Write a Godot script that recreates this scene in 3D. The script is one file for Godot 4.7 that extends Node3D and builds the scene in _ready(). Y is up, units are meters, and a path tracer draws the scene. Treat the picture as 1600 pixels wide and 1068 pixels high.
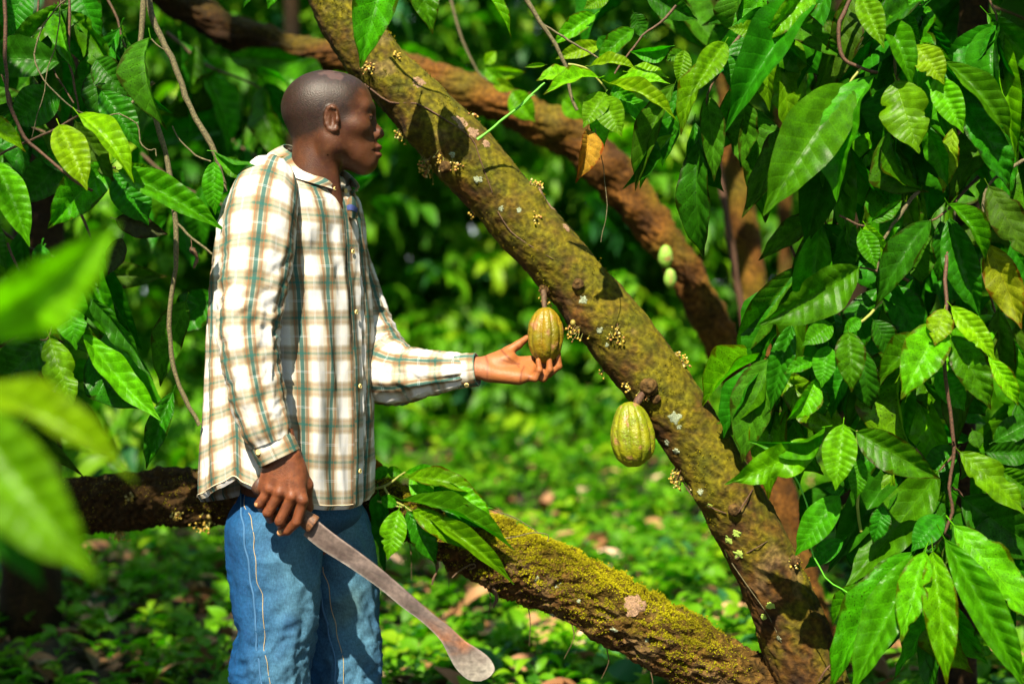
extends Node3D
# A man with a machete reaches for a cacao pod under the leaves of a cacao grove.
# World: y up, metres. The camera stands at (0, 1.25, 0) and looks along -z, 2 degrees down.

const EYE := Vector3(0, 1.25, 0)
const PITCH := -2.0
const FOCAL := 2224.0          # photograph pixels (1600 x 1068)
var fwd := Vector3(0, sin(deg_to_rad(PITCH)), -cos(deg_to_rad(PITCH)))
var upv := Vector3(0, cos(deg_to_rad(PITCH)), sin(deg_to_rad(PITCH)))
var to_sun := Vector3(-0.15, 0.77, 0.62).normalized()
var rng := RandomNumberGenerator.new()
var noise := FastNoiseLite.new()
var ridge := FastNoiseLite.new()
var M := {}
var used := {}

# ---------------------------------------------------------------- helpers

func pt(px: float, py: float, d: float) -> Vector3:
	return EYE + fwd * d + Vector3.RIGHT * ((px - 800.0) / FOCAL * d) + upv * ((534.0 - py) / FOCAL * d)

func pix(p: Vector3) -> Vector3:
	var q := p - EYE
	var d := q.dot(fwd)
	return Vector3(800.0 + q.x / d * FOCAL, 534.0 - q.dot(upv) / d * FOCAL, d)

func n3(p: Vector3, f: float) -> float:
	return noise.get_noise_3dv(p * f)

func lin(r: float, g: float, b: float) -> Color:
	return Color(r, g, b).linear_to_srgb()

func numbered(called: String) -> String:
	var k: int = used.get(called, 0)
	used[called] = k + 1
	return called if k == 0 else "%s_%03d" % [called, k]

func thing(called: String, label: String, category: String, at := Vector3.ZERO, group := "") -> Node3D:
	var o := Node3D.new()
	o.name = numbered(called)
	o.position = at
	add_child(o, true)
	o.set_meta("label", label)
	o.set_meta("category", category)
	if group:
		o.set_meta("group", group)
	return o

# part meshes are given in world coordinates and moved into their thing's frame by placing the node at minus the thing's origin
func part(called: String, mesh: Mesh, mat: Material, parent: Node3D) -> MeshInstance3D:
	var o := MeshInstance3D.new()
	o.name = called
	o.mesh = mesh
	o.material_override = mat
	parent.add_child(o, true)
	var q: Node3D = parent
	var off := Vector3.ZERO
	while q != self:
		off += q.position
		q = q.get_parent()
	o.position = -off
	return o

func structure(called: String, mesh: Mesh, mat: Material) -> MeshInstance3D:
	var o := part(called, mesh, mat, self)
	o.set_meta("kind", "structure")
	return o

func scatter(called: String, mesh: Mesh, mat: Material, where: Array, tints: Array, parent: Node3D) -> MultiMeshInstance3D:
	var mm := MultiMesh.new()
	mm.transform_format = MultiMesh.TRANSFORM_3D
	mm.use_colors = true
	mm.mesh = mesh
	mm.instance_count = where.size()
	for i in where.size():
		mm.set_instance_transform(i, where[i])
		mm.set_instance_color(i, tints[i])
	var o := MultiMeshInstance3D.new()
	o.name = called
	o.multimesh = mm
	o.material_override = mat
	parent.add_child(o, true)
	o.set_meta("kind", "stuff")
	if parent != self:
		o.position = -parent.position
	return o

# a sheet of (nu x nv) points with smooth normals; wrap joins the last column to the first
func sheet(V: PackedVector3Array, nu: int, nv: int, UV: PackedVector2Array, C: PackedColorArray, flip := false, keep := PackedVector3Array()) -> ArrayMesh:
	var N := PackedVector3Array()
	N.resize(V.size())
	var I := PackedInt32Array()
	I.resize((nu - 1) * (nv - 1) * 6)
	var k := 0
	for i in nu - 1:
		for j in nv - 1:
			var a := i * nv + j
			var b := a + nv
			var c := a + 1
			var d := b + 1
			if flip:
				var t := b
				b = c
				c = t
			var n1 := (V[c] - V[a]).cross(V[b] - V[a])
			var n2 := (V[d] - V[c]).cross(V[b] - V[c]) if not flip else (V[d] - V[c]).cross(V[b] - V[c])
			N[a] += n1
			N[b] += n1 + n2
			N[c] += n1 + n2
			N[d] += n2
			I[k] = a
			I[k + 1] = b
			I[k + 2] = c
			I[k + 3] = c
			I[k + 4] = b
			I[k + 5] = d
			k += 6
	for i in nu:
		var a := i * nv
		var b := a + nv - 1
		if V[a].distance_squared_to(V[b]) < 1e-9:
			var s := N[a] + N[b]
			N[a] = s
			N[b] = s
	for i in N.size():
		N[i] = N[i].normalized()
	keep.clear()
	keep.append_array(N)
	var arr := []
	arr.resize(Mesh.ARRAY_MAX)
	arr[Mesh.ARRAY_VERTEX] = V
	arr[Mesh.ARRAY_NORMAL] = N
	if UV.size():
		arr[Mesh.ARRAY_TEX_UV] = UV
	if C.size():
		arr[Mesh.ARRAY_COLOR] = C
	arr[Mesh.ARRAY_INDEX] = I
	var m := ArrayMesh.new()
	m.add_surface_from_arrays(Mesh.PRIMITIVE_TRIANGLES, arr)
	return m

func spline(P: Array, t: float) -> Variant:
	# Catmull-Rom through the entries of P (Vector3 or float), t from 0 to 1
	var n := P.size() - 1
	var f := clampf(t, 0.0, 1.0) * n
	var i := mini(int(f), n - 1)
	var u := f - i
	var p1 = P[i]
	var p2 = P[i + 1]
	var p0 = P[i - 1] if i > 0 else p1 * 2.0 - p2
	var p3 = P[i + 2] if i + 2 <= n else p2 * 2.0 - p1
	return (p1 * 2.0 + (p2 - p0) * u + (p0 * 2.0 - p1 * 5.0 + p2 * 4.0 - p3) * (u * u) + (p1 * 3.0 - p0 - p2 * 3.0 + p3) * (u * u * u)) * 0.5

# appends a tapered tube through points to a SurfaceTool
func tube(st: SurfaceTool, P: Array, r0: float, r1: float, segs := 6, steps := 0, wob := 0.0) -> void:
	if steps == 0:
		steps = (P.size() - 1) * 3
	var V := PackedVector3Array()
	var side := Vector3.ZERO
	for i in steps + 1:
		var t := float(i) / steps
		var p: Vector3 = spline(P, t)
		var q: Vector3 = spline(P, minf(t + 0.01, 1.0))
		var q0: Vector3 = spline(P, maxf(t - 0.01, 0.0))
		var ax := (q - q0).normalized()
		if side == Vector3.ZERO:
			side = ax.cross(Vector3(0.3, 0.2, 0.93)).normalized()
		side = (side - ax * side.dot(ax)).normalized()
		var up2 := ax.cross(side)
		var r := lerpf(r0, r1, t)
		if wob > 0.0:
			r *= 1.0 + wob * n3(p, 60.0)
			p += side * n3(p + Vector3(7, 0, 0), 14.0) * wob * 0.02
		for j in segs + 1:
			var a := TAU * j / segs
			V.append(p + (side * cos(a) + up2 * sin(a)) * r)
	st.append_from(sheet(V, steps + 1, segs + 1, PackedVector2Array(), PackedColorArray(), false), 0, Transform3D())

func one_tube(P: Array, r0: float, r1: float, segs := 6, wob := 0.0) -> ArrayMesh:
	var st := SurfaceTool.new()
	st.begin(Mesh.PRIMITIVE_TRIANGLES)
	tube(st, P, r0, r1, segs, 0, wob)
	return st.commit()

func tex(im: Image) -> ImageTexture:
	return ImageTexture.create_from_image(im)

func noise_tex(size: int, freq: float, octaves: int, lo: float, hi: float, seed_: int, kind := FastNoiseLite.TYPE_SIMPLEX_SMOOTH, fractal := FastNoiseLite.FRACTAL_FBM) -> ImageTexture:
	var f := FastNoiseLite.new()
	f.seed = seed_
	f.frequency = freq
	f.noise_type = kind
	f.fractal_type = fractal
	f.fractal_octaves = octaves
	var im := f.get_seamless_image(size, size)
	im.convert(Image.FORMAT_L8)
	var d := im.get_data()
	for i in d.size():
		d[i] = int(clampf(lerpf(lo, hi, d[i] / 255.0), 0.0, 1.0) * 255.0)
	return tex(Image.create_from_data(size, size, false, Image.FORMAT_L8, d))

func mat(c: Color, rough: float) -> StandardMaterial3D:
	var m := StandardMaterial3D.new()
	m.albedo_color = c
	m.roughness = rough
	return m

func tri(m: StandardMaterial3D, scale_: float, world := true) -> void:
	m.uv1_triplanar = true
	m.uv1_world_triplanar = world
	m.uv1_scale = Vector3.ONE * scale_

# ---------------------------------------------------------------- materials

func leaf_textures(veins: float, worn: float, seed_: int) -> Array:
	# u across (0..1, midrib at 0.5), v along from base to tip
	var w := 256
	var h := 512
	var col := Image.create(w, h, false, Image.FORMAT_RGB8)
	var hei := Image.create(w, h, false, Image.FORMAT_L8)
	var nz := FastNoiseLite.new()
	nz.seed = 5 + seed_
	nz.frequency = 0.012
	nz.fractal_octaves = 4
	var cell := FastNoiseLite.new()
	cell.seed = 9 + seed_
	cell.noise_type = FastNoiseLite.TYPE_CELLULAR
	cell.cellular_return_type = FastNoiseLite.RETURN_DISTANCE2_SUB
	cell.frequency = 0.055
	for y in h:
		var s := y / float(h)
		for x in w:
			var u := (x / float(w) - 0.5) * 2.0
			var au := absf(u)
			var side := 0.35 if u > 0.0 else 0.0
			var ph := s * veins + 0.22 * sin(s * 9.0 + seed_) + side - au * 1.55 + au * au * 0.35 + 0.06 * nz.get_noise_2d(x * 2.0, y * 2.0)
			var fr := absf(ph - roundf(ph))
			var vein := exp(-pow(fr / 0.045, 2.0)) * clampf(1.15 - au, 0.0, 1.0)
			var mid := exp(-pow(au / 0.022, 2.0))
			var net := exp(-pow((cell.get_noise_2d(x * 1.0, y * 0.8) + 1.0) / 0.10, 2.0))
			var quilt := pow(sin(PI * (ph - floorf(ph))), 0.7)
			var bl := nz.get_noise_2d(x, y)
			var fine := nz.get_noise_2d(x * 9.0 + 500.0, y * 9.0)
			var spot := smoothstep(0.50, 0.62, nz.get_noise_2d(x * 5.0 + 900.0, y * 5.0 + 300.0))
			var k := 0.90 + 0.22 * bl + 0.14 * fine - 0.16 * quilt * 0.4
			var c := Color(k * 0.92, k, k * 0.85)
			c = c.lerp(Color(0.98, 1.0, 0.72), clampf(vein * 0.38 + mid * 0.85 + net * 0.16, 0.0, 0.95))
			c = c.lerp(Color(0.75, 0.62, 0.35), spot * 0.5)
			# worn blades: browned margins, specks and pale scars
			var rim := smoothstep(0.80, 1.0, au + 0.35 * bl) + smoothstep(0.90, 1.0, s + 0.2 * bl)
			c = c.lerp(Color(0.80, 0.45, 0.16) * 0.8, clampf(rim, 0.0, 1.0) * worn * 0.75)
			c = c.lerp(Color(0.32, 0.20, 0.10), smoothstep(0.42, 0.50, nz.get_noise_2d(x * 7.0 + 90.0, y * 7.0)) * worn * 0.8)
			c = c.lerp(Color(0.98, 0.95, 0.72), smoothstep(0.46, 0.56, nz.get_noise_2d(x * 3.0 + 700.0, y * 3.0 + 50.0)) * worn * 0.5)
			col.set_pixel(x, y, c)
			var z := 0.55 * quilt + 0.25 - vein * 0.2 - mid * 0.25 - net * 0.10 + 0.10 * fine
			hei.set_pixel(x, y, Color(z, z, z))
	return [tex(col), tex(hei)]

func leaf_mat(r: float, g: float, b: float, rough: float, thin: Color, lt: Array, gloss := 0.5) -> StandardMaterial3D:
	var m := mat(lin(r, g, b), rough)
	m.albedo_texture = lt[0]
	m.heightmap_enabled = true
	m.heightmap_texture = lt[1]
	m.heightmap_scale = 0.11
	m.metallic_specular = gloss
	m.backlight_enabled = true
	m.backlight = thin
	return m

func make_materials() -> void:
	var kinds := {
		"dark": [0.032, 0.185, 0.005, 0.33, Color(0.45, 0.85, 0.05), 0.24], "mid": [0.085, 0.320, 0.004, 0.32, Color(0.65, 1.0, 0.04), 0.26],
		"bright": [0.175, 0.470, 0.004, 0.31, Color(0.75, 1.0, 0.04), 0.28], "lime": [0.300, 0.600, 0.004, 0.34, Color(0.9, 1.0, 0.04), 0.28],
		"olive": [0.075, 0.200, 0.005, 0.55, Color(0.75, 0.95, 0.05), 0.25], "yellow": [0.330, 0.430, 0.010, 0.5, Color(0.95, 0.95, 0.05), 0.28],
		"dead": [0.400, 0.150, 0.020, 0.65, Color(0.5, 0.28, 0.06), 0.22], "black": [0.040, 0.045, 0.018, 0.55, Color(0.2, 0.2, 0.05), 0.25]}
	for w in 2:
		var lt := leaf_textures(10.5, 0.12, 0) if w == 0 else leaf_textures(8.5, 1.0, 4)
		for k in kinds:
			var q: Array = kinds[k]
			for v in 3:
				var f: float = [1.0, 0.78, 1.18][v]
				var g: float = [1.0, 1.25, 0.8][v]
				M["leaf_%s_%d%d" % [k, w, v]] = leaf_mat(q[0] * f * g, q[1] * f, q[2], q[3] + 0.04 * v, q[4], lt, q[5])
	# leaves of scattered plants: coloured per copy
	var s := mat(Color.WHITE, 0.48)
	s.metallic_specular = 0.36
	s.vertex_color_use_as_albedo = true
	s.backlight_enabled = true
	s.backlight = Color(0.7, 1.0, 0.12)
	M.scatter_leaf = s
	var li := mat(Color.WHITE, 0.7)
	li.vertex_color_use_as_albedo = true
	M.litter = li
	var fine := noise_tex(512, 0.02, 5, 0.35, 1.05, 21)
	var crack := noise_tex(512, 0.012, 4, 0.0, 1.0, 23, FastNoiseLite.TYPE_SIMPLEX_SMOOTH, FastNoiseLite.FRACTAL_RIDGED)
	var bark := mat(Color.WHITE, 0.85)
	bark.vertex_color_use_as_albedo = true
	bark.albedo_texture = fine
	bark.heightmap_enabled = true
	bark.heightmap_texture = fine
	bark.heightmap_scale = 0.5
	bark.metallic_specular = 0.3
	tri(bark, 5.0)
	M.bark = bark
	var rough := mat(Color.WHITE, 0.9)
	rough.vertex_color_use_as_albedo = true
	rough.albedo_texture = fine
	rough.heightmap_enabled = true
	rough.heightmap_texture = crack
	rough.heightmap_scale = 1.2
	rough.metallic_specular = 0.25
	tri(rough, 5.0)
	M.rough_bark = rough
	var moss := mat(Color.WHITE, 0.95)
	moss.vertex_color_use_as_albedo = true
	moss.backlight_enabled = true
	moss.backlight = Color(0.4, 0.4, 0.1)
	moss.metallic_specular = 0.15
	M.moss = moss
	M.twig = mat(lin(0.16, 0.085, 0.035), 0.75)
	M.twig.albedo_texture = fine
	tri(M.twig, 14.0)
	M.twig_green = mat(lin(0.22, 0.24, 0.04), 0.6)
	M.twig_grey = mat(lin(0.20, 0.17, 0.07), 0.8)
	M.twig_grey.albedo_texture = fine
	tri(M.twig_grey, 16.0)
	M.twig_red = mat(lin(0.15, 0.065, 0.028), 0.75)
	M.twig_red.albedo_texture = fine
	tri(M.twig_red, 18.0)
	M.tendril = mat(lin(0.10, 0.40, 0.02), 0.5)
	M.lichen = mat(lin(0.40, 0.47, 0.30), 0.9)
	M.lichen.albedo_texture = fine
	tri(M.lichen, 30.0)
	M.lichen_green = mat(lin(0.24, 0.34, 0.05), 0.9)
	M.scar = mat(lin(0.42, 0.25, 0.14), 0.85)
	M.scar.albedo_texture = fine
	tri(M.scar, 20.0)
	var fl := mat(Color.WHITE, 0.6)
	fl.vertex_color_use_as_albedo = true
	M.flower = fl
	var ground := mat(Color.WHITE, 0.95)
	ground.vertex_color_use_as_albedo = true
	ground.albedo_texture = fine
	ground.heightmap_enabled = true
	ground.heightmap_texture = fine
	ground.heightmap_scale = 3.0
	tri(ground, 1.3)
	M.ground = ground
	var po := mat(Color.WHITE, 0.42)
	po.vertex_color_use_as_albedo = true
	po.metallic_specular = 0.45
	po.heightmap_enabled = true
	po.heightmap_texture = noise_tex(256, 0.05, 3, 0.0, 1.0, 44)
	po.heightmap_scale = 0.12
	tri(po, 14.0)
	M.pod = po

# ---------------------------------------------------------------- leaves

var leaves := []

func leaf_mesh(ratio_peak: float, arch: float, fold: float, quilt: float, wave: float, curl: float, twist: float, bites: Array, veins := 10.5, seed_ := 0.0, nu := 36, nv := 9) -> ArrayMesh:
	# unit leaf: base at the origin, tip at (0, 1, 0), half width 0.5, upper face towards +z
	var V := PackedVector3Array()
	var UV := PackedVector2Array()
	for i in nu:
		var s := float(i) / (nu - 1)
		var w := pow(sin(PI * pow(s, ratio_peak)), 0.90)
		if s > 0.80:
			w = lerpf(w, 0.30 * pow(maxf(1.0 - s, 0.0) / 0.2, 0.7), smoothstep(0.80, 0.93, s))
		if s < 0.04:
			w *= 0.9
		w = maxf(w, 0.012)
		for j in nv:
			var u := (float(j) / (nv - 1) - 0.5) * 2.0
			var au := absf(u)
			var ww := w
			for b in bites:
				if signf(u) == signf(b[1]):
					ww *= 1.0 - absf(b[1]) * exp(-pow((s - b[0]) / b[2], 2.0)) * (0.75 + 0.25 * sin(s * 160.0))
			ww *= 1.0 + 0.02 * sin(s * 70.0 + u * 2.0) * wave * 10.0
			var x := u * ww * 0.5
			var side := 0.35 if u > 0.0 else 0.0
			var ph := s * veins + 0.22 * sin(s * 9.0 + seed_) + side - au * 1.55 + au * au * 0.35
			var q := pow(absf(sin(PI * ph)), 0.8)
			var z := arch * sin(PI * s) + fold * absf(x) + 0.85 * quilt * q * sin(PI * au * 0.92) * clampf(w * 1.5, 0.0, 1.0) * 0.6
			z += wave * sin(s * 17.0 + (0.0 if u > 0.0 else 1.7)) * au * au * w
			z -= curl * s * s * 1.0 - curl * s
			var tw := twist * (s - 0.3)
			V.append(Vector3(x * cos(tw) - z * sin(tw) * 0.5, s, z * 1.0 + x * sin(tw)))
			UV.append(Vector2(0.5 + u * 0.5, s))
	var st := SurfaceTool.new()
	st.begin(Mesh.PRIMITIVE_TRIANGLES)
	st.append_from(sheet(V, nu, nv, UV, PackedColorArray(), false), 0, Transform3D())
	# the leaf stalk with its swollen joints
	var SV := PackedVector3Array()
	var SU := PackedVector2Array()
	for i in 7:
		var t := i / 6.0
		var r := 0.0085 + 0.004 * (exp(-pow((t - 0.1) / 0.15, 2.0)) + exp(-pow((t - 0.9) / 0.12, 2.0)))
		for j in 6:
			var a := TAU * j / 5.0
			SV.append(Vector3(cos(a) * r * 1.6, -0.1 + t * 0.13, sin(a) * r - 0.008))
			SU.append(Vector2(0.5, 0.02))
	st.append_from(sheet(SV, 7, 6, SU, PackedColorArray(), true), 0, Transform3D())
	return st.commit()

func make_leaves() -> void:
	leaves = []
	for w in 2:
		var vn := 10.5 if w == 0 else 8.5
		var sd := 0.0 if w == 0 else 4.0
		var e := 0.0 if w == 0 else 0.06
		leaves.append([
			leaf_mesh(0.80 - e, 0.06, 0.22 + e, 0.034, 0.024, 0.14, 0.1 - 3.0 * e, [], vn, sd),                  # 0 broad, nearly flat
			leaf_mesh(0.90 - e, 0.10, 0.35 - e, 0.034, 0.030, 0.25, 0.2, [], vn, sd),                            # 1 folded a little
			leaf_mesh(0.75 + e, -0.08, 0.20, 0.040, 0.045, -0.12, -0.35, [], vn, sd),                            # 2 wavy, twisted
			leaf_mesh(0.85 - e, 0.16, 0.55, 0.030, 0.025, 0.35, -0.2 + 3.0 * e, [], vn, sd),                     # 3 drooping, folded
			leaf_mesh(0.82 - e, 0.05 + e, 0.24, 0.085, 0.020 + 0.3 * e, 0.06, 0.0 + 2.0 * e, [], vn, sd),        # 4 deeply quilted
			leaf_mesh(0.86 - e, 0.06, 0.22, 0.048, 0.030, 0.12, 0.15, [[0.62, 0.45, 0.05], [0.75, 0.55, 0.04], [0.86, 0.4, 0.05]] if w == 0 else [[0.40, -0.5, 0.05], [0.82, -0.6, 0.05]], vn, sd),  # 5 torn edge
			leaf_mesh(0.80 + e, 0.06, 0.12, 0.030, 0.060, 0.05, 0.3, [[0.55, -0.5, 0.06], [0.30, 0.35, 0.05], [0.9, -0.6, 0.07]] if w == 0 else [[0.7, 0.5, 0.05], [0.25, -0.3, 0.04]], vn, sd),       # 6 damaged
			leaf_mesh(0.70 + e, 0.12, 0.75, 0.028, 0.030, 0.30, 0.6, [], vn, sd),                                # 7 strongly folded
		])

# A leaf hung between two points; roll turns it about its midrib away from facing the eye
func leaf(parent: Node3D, bx: float, by: float, tx: float, ty: float, wpx: float, d: float, dd: float, roll: float, v: int, m: String) -> void:
	var a := pt(bx, by, d)
	var b := pt(tx, ty, d + dd)
	var y := b - a
	var back := (EYE - (a + b) * 0.5).normalized()
	var x := y.normalized().cross(back).normalized().rotated(y.normalized(), deg_to_rad(roll))
	var z := x.cross(y.normalized())
	var ln := y.length()
	var w := 0.87 * wpx / FOCAL * d / maxf(0.35, absf(cos(deg_to_rad(roll))))
	var o := MeshInstance3D.new()
	o.name = "leaf"
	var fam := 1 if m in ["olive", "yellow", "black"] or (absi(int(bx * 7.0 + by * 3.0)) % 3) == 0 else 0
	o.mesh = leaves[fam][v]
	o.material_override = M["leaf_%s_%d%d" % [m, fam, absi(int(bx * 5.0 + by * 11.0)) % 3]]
	parent.add_child(o, true)
	o.transform = Transform3D(Basis(x * w, y, z * ln * 0.9), a - parent.position)

func twig(parent: Node3D, pts: Array, d: float, r0: float, r1: float, m := "twig", called := "twig") -> MeshInstance3D:
	var P := []
	for p in pts:
		P.append(pt(p[0], p[1], d + (p[2] if p.size() > 2 else 0.0)))
	return part(called, one_tube(P, r0 / FOCAL * d, r1 / FOCAL * d, 7, 0.25), M[m], parent)

# ---------------------------------------------------------------- trunks and limbs

func limb(path: Array, rings: int, segs: int, lump: float, grain: float, tint: Callable, burls := []) -> Dictionary:
	var P := []
	var R := []
	for p in path:
		P.append(pt(p[0], p[1], p[2]))
		R.append(p[3] / FOCAL * p[2])
	var V := PackedVector3Array()
	var C := PackedColorArray()
	var side := Vector3.ZERO
	var bw := []
	for b in burls:
		bw.append([pt(b[0], b[1], b[2]), b[3], b[4]])
	for i in rings:
		var t := float(i) / (rings - 1)
		var p: Vector3 = spline(P, t)
		var q: Vector3 = spline(P, minf(t + 0.004, 1.0))
		var q0: Vector3 = spline(P, maxf(t - 0.004, 0.0))
		var ax := (q - q0).normalized()
		if side == Vector3.ZERO:
			side = ax.cross(Vector3(0.1, 0.2, 0.97)).normalized()
		side = (side - ax * side.dot(ax)).normalized()
		var u2 := ax.cross(side)
		var r: float = spline(R, t)
		for j in segs + 1:
			var a := TAU * (j % segs) / segs
			var dir := side * cos(a) + u2 * sin(a)
			var w := p + dir * r
			var along := w - ax * w.dot(ax) * 0.75
			var e := lump * r * (n3(w, 5.0) + 0.55 * n3(w, 13.0)) + grain * (0.5 * n3(w, 42.0) + 0.35 * n3(w, 95.0))
			var rd := 1.0 - absf(ridge.get_noise_3dv(along * 30.0)) * 2.0
			e += grain * (0.9 + 1.2 * smoothstep(0.9, 0.3, w.y)) * (rd - 0.5)
			for b in bw:
				e += b[2] * exp(-w.distance_squared_to(b[0]) / (b[1] * b[1]))
			w += dir * e
			V.append(w)
			C.append(tint.call(w, dir, t))
	var N := PackedVector3Array()
	var mesh := sheet(V, rings, segs + 1, PackedVector2Array(), C, false, N)
	return {"mesh": mesh, "V": V, "N": N}

# the point of a limb's surface that shows at a place of the photograph, with its outward direction
func on_limb(L: Dictionary, px: float, py: float) -> Array:
	var best := 1e9
	var at := 0
	var V: PackedVector3Array = L.V
	var N: PackedVector3Array = L.N
	for i in V.size():
		if N[i].dot(fwd) > -0.05:
			continue
		var q := V[i] - EYE
		var d := q.dot(fwd)
		var dx := 800.0 + q.x / d * FOCAL - px
		if absf(dx) > 40.0:
			continue
		var dy := 534.0 - q.dot(upv) / d * FOCAL - py
		var e := dx * dx + dy * dy
		if e < best:
			best = e
			at = i
	return [V[at], N[at]]

func frame(n: Vector3) -> Basis:
	var x := n.cross(Vector3(0.2, 0.9, 0.1)).normalized()
	return Basis(x, n, x.cross(n))

# a crust of lichen: an uneven flat patch that follows the bark
func lichen(parent: Node3D, L: Dictionary, px: float, py: float, rpx: float, m := "lichen", thick := 0.0012) -> void:
	var s := on_limb(L, px, py)
	var r := rpx / FOCAL * 3.3
	var b := frame(s[1])
	var c: Vector3 = s[0]
	var near := []
	var LV: PackedVector3Array = L.V
	var LN: PackedVector3Array = L.N
	for i in LV.size():
		if LV[i].distance_squared_to(c) < r * r * 3.2:
			near.append(i)
	var V := PackedVector3Array()
	for i in 6:
		for j in 25:
			var a := TAU * (j % 24) / 24.0
			var k := i / 5.0
			var rr := r * k * (0.85 + 0.55 * noise.get_noise_3d(cos(a) * 1.3 + px, sin(a) * 1.3 + py, 0.0) + 0.28 * noise.get_noise_3d(cos(a) * 4.0 + px, sin(a) * 4.0, py))
			var p := c + b * Vector3(cos(a) * rr, 0, sin(a) * rr)
			var best := 1e9
			var at: int = near[0]
			for q in near:
				var e := LV[q].distance_squared_to(p)
				if e < best:
					best = e
					at = q
			p -= LN[at] * (p - LV[at]).dot(LN[at])
			V.append(p + LN[at] * ((thick + 0.0006 * noise.get_noise_3dv(p * 300.0)) if i < 5 else -0.001))
	part("lichen" if m.begins_with("lichen") else "scar", sheet(V, 6, 25, PackedVector2Array(), PackedColorArray(), false), M[m], parent)

# the flower cushions that sit on cacao bark: short stalks with buds and dry little flowers
func flowers(parent: Node3D, L: Dictionary, px: float, py: float, rpx: float, n: int, hang := 0.5, old := 0.3) -> void:
	var s := on_limb(L, px, py)
	var b := frame(s[1])
	var c: Vector3 = s[0]
	var r := rpx / FOCAL * 3.3
	var st := SurfaceTool.new()
	st.begin(Mesh.PRIMITIVE_TRIANGLES)
	for k in n:
		var o := Vector3(rng.randfn(0, 0.5), 0, rng.randfn(0, 0.5)) * r
		var base := c + b * o
		var dir: Vector3 = (s[1] * rng.randf_range(0.4, 1.0) + Vector3(rng.randfn(0, 0.5), rng.randfn(0, 0.5) - hang, rng.randfn(0, 0.5))).normalized()
		var ln := r * rng.randf_range(0.35, 1.15)
		var tip := base + dir * ln + Vector3(0, -ln * 0.25, 0)
		var green := Color(0.17, 0.19, 0.025).lerp(Color(0.13, 0.07, 0.02), 1.0 if rng.randf() < old else rng.randf() * 0.3)
		stick(st, base, (base + tip) * 0.5 + dir * ln * 0.1, tip, 0.0007, green)
		var col := Color(0.40, 0.27, 0.03) if rng.randf() > old else Color(0.30, 0.14, 0.035)
		if rng.randf() < 0.15:
			col = Color(0.50, 0.42, 0.16)
		bud(st, tip, rng.randf_range(0.0016, 0.0032), col)
	# the knobbly cushion itself
	for k in maxi(4, n / 4):
		var o := Vector3(rng.randfn(0, 0.4), 0.0, rng.randfn(0, 0.4)) * r
		bud(st, c + b * o, r * rng.randf_range(0.14, 0.30), Color(0.14, 0.085, 0.02).lerp(Color(0.26, 0.22, 0.04), rng.randf()))
	part("flower_cluster", st.commit(), M.flower, parent)

func stick(st: SurfaceTool, a: Vector3, m: Vector3, b: Vector3, r: float, col: Color) -> void:
	var ax := (b - a).normalized()
	var x := ax.cross(Vector3(0.31, 0.77, 0.55)).normalized()
	var y := ax.cross(x)
	var P := [a, m, b]
	st.set_color(col)
	for i in 2:
		for j in 3:
			var a0 := TAU * j / 3.0
			var a1 := TAU * (j + 1) / 3.0
			var d0 := (x * cos(a0) + y * sin(a0)) * r
			var d1 := (x * cos(a1) + y * sin(a1)) * r
			var p0: Vector3 = P[i]
			var p1: Vector3 = P[i + 1]
			for q in [[p0 + d0, d0], [p1 + d0, d0], [p0 + d1, d1], [p0 + d1, d1], [p1 + d0, d0], [p1 + d1, d1]]:
				st.set_normal(q[1].normalized())
				st.set_color(col)
				st.add_vertex(q[0])

func bud(st: SurfaceTool, c: Vector3, r: float, col: Color) -> void:
	# a little lumpy ball of 5 x 4 faces
	var tilt := Basis(Vector3(rng.randfn(0, 1), rng.randfn(0, 1), rng.randfn(0, 1) + 0.01).normalized(), rng.randf() * TAU)
	var ring := []
	for i in 5:
		var row := []
		var th := PI * i / 4.0
		for j in 7:
			var a := TAU * (j % 6) / 6.0
			row.append(tilt * Vector3(sin(th) * cos(a), cos(th) * 1.25, sin(th) * sin(a)))
		ring.append(row)
	for i in 4:
		for j in 6:
			for q in [ring[i][j], ring[i + 1][j], ring[i][j + 1], ring[i][j + 1], ring[i + 1][j], ring[i + 1][j + 1]]:
				st.set_normal(q.normalized())
				st.set_color(col)
				st.add_vertex(c + q * r)

# a woody knob where pods have hung before
func knob(parent: Node3D, L: Dictionary, px: float, py: float, rpx: float) -> void:
	var s := on_limb(L, px, py)
	var r := rpx / FOCAL * 3.25
	var b := frame(s[1])
	var c: Vector3 = s[0] + s[1] * r * 0.25
	var V := PackedVector3Array()
	var C := PackedColorArray()
	for i in 17:
		var th := PI * i / 16.0
		for j in 25:
			var a := TAU * (j % 24) / 24.0
			var d := b * Vector3(sin(th) * cos(a), cos(th) * 0.85, sin(th) * sin(a))
			var w := c + d * r
			w += d * r * (0.22 * n3(w, 60.0) + 0.12 * n3(w, 140.0) - 0.20 * exp(-pow(th / 0.35, 2.0)))
			V.append(w)
			C.append(Color(0.085, 0.045, 0.012).lerp(Color(0.21, 0.12, 0.035), clampf(0.4 + n3(w, 90.0) + 0.4 * d.y, 0.0, 1.0)))
	part("knob", sheet(V, 17, 25, PackedVector2Array(), C, false), M.bark, parent)

# thin creepers that lie on the bark
func creeper(parent: Node3D, L: Dictionary, pts: Array, r: float, m := "twig_red", called := "creeper") -> void:
	var P := []
	for p in pts:
		var s := on_limb(L, p[0], p[1])
		P.append(s[0] + s[1] * (0.002 + (p[2] if p.size() > 2 else 0.0)))
	part(called, one_tube(P, r, r * 0.5, 6), M[m], parent)

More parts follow.
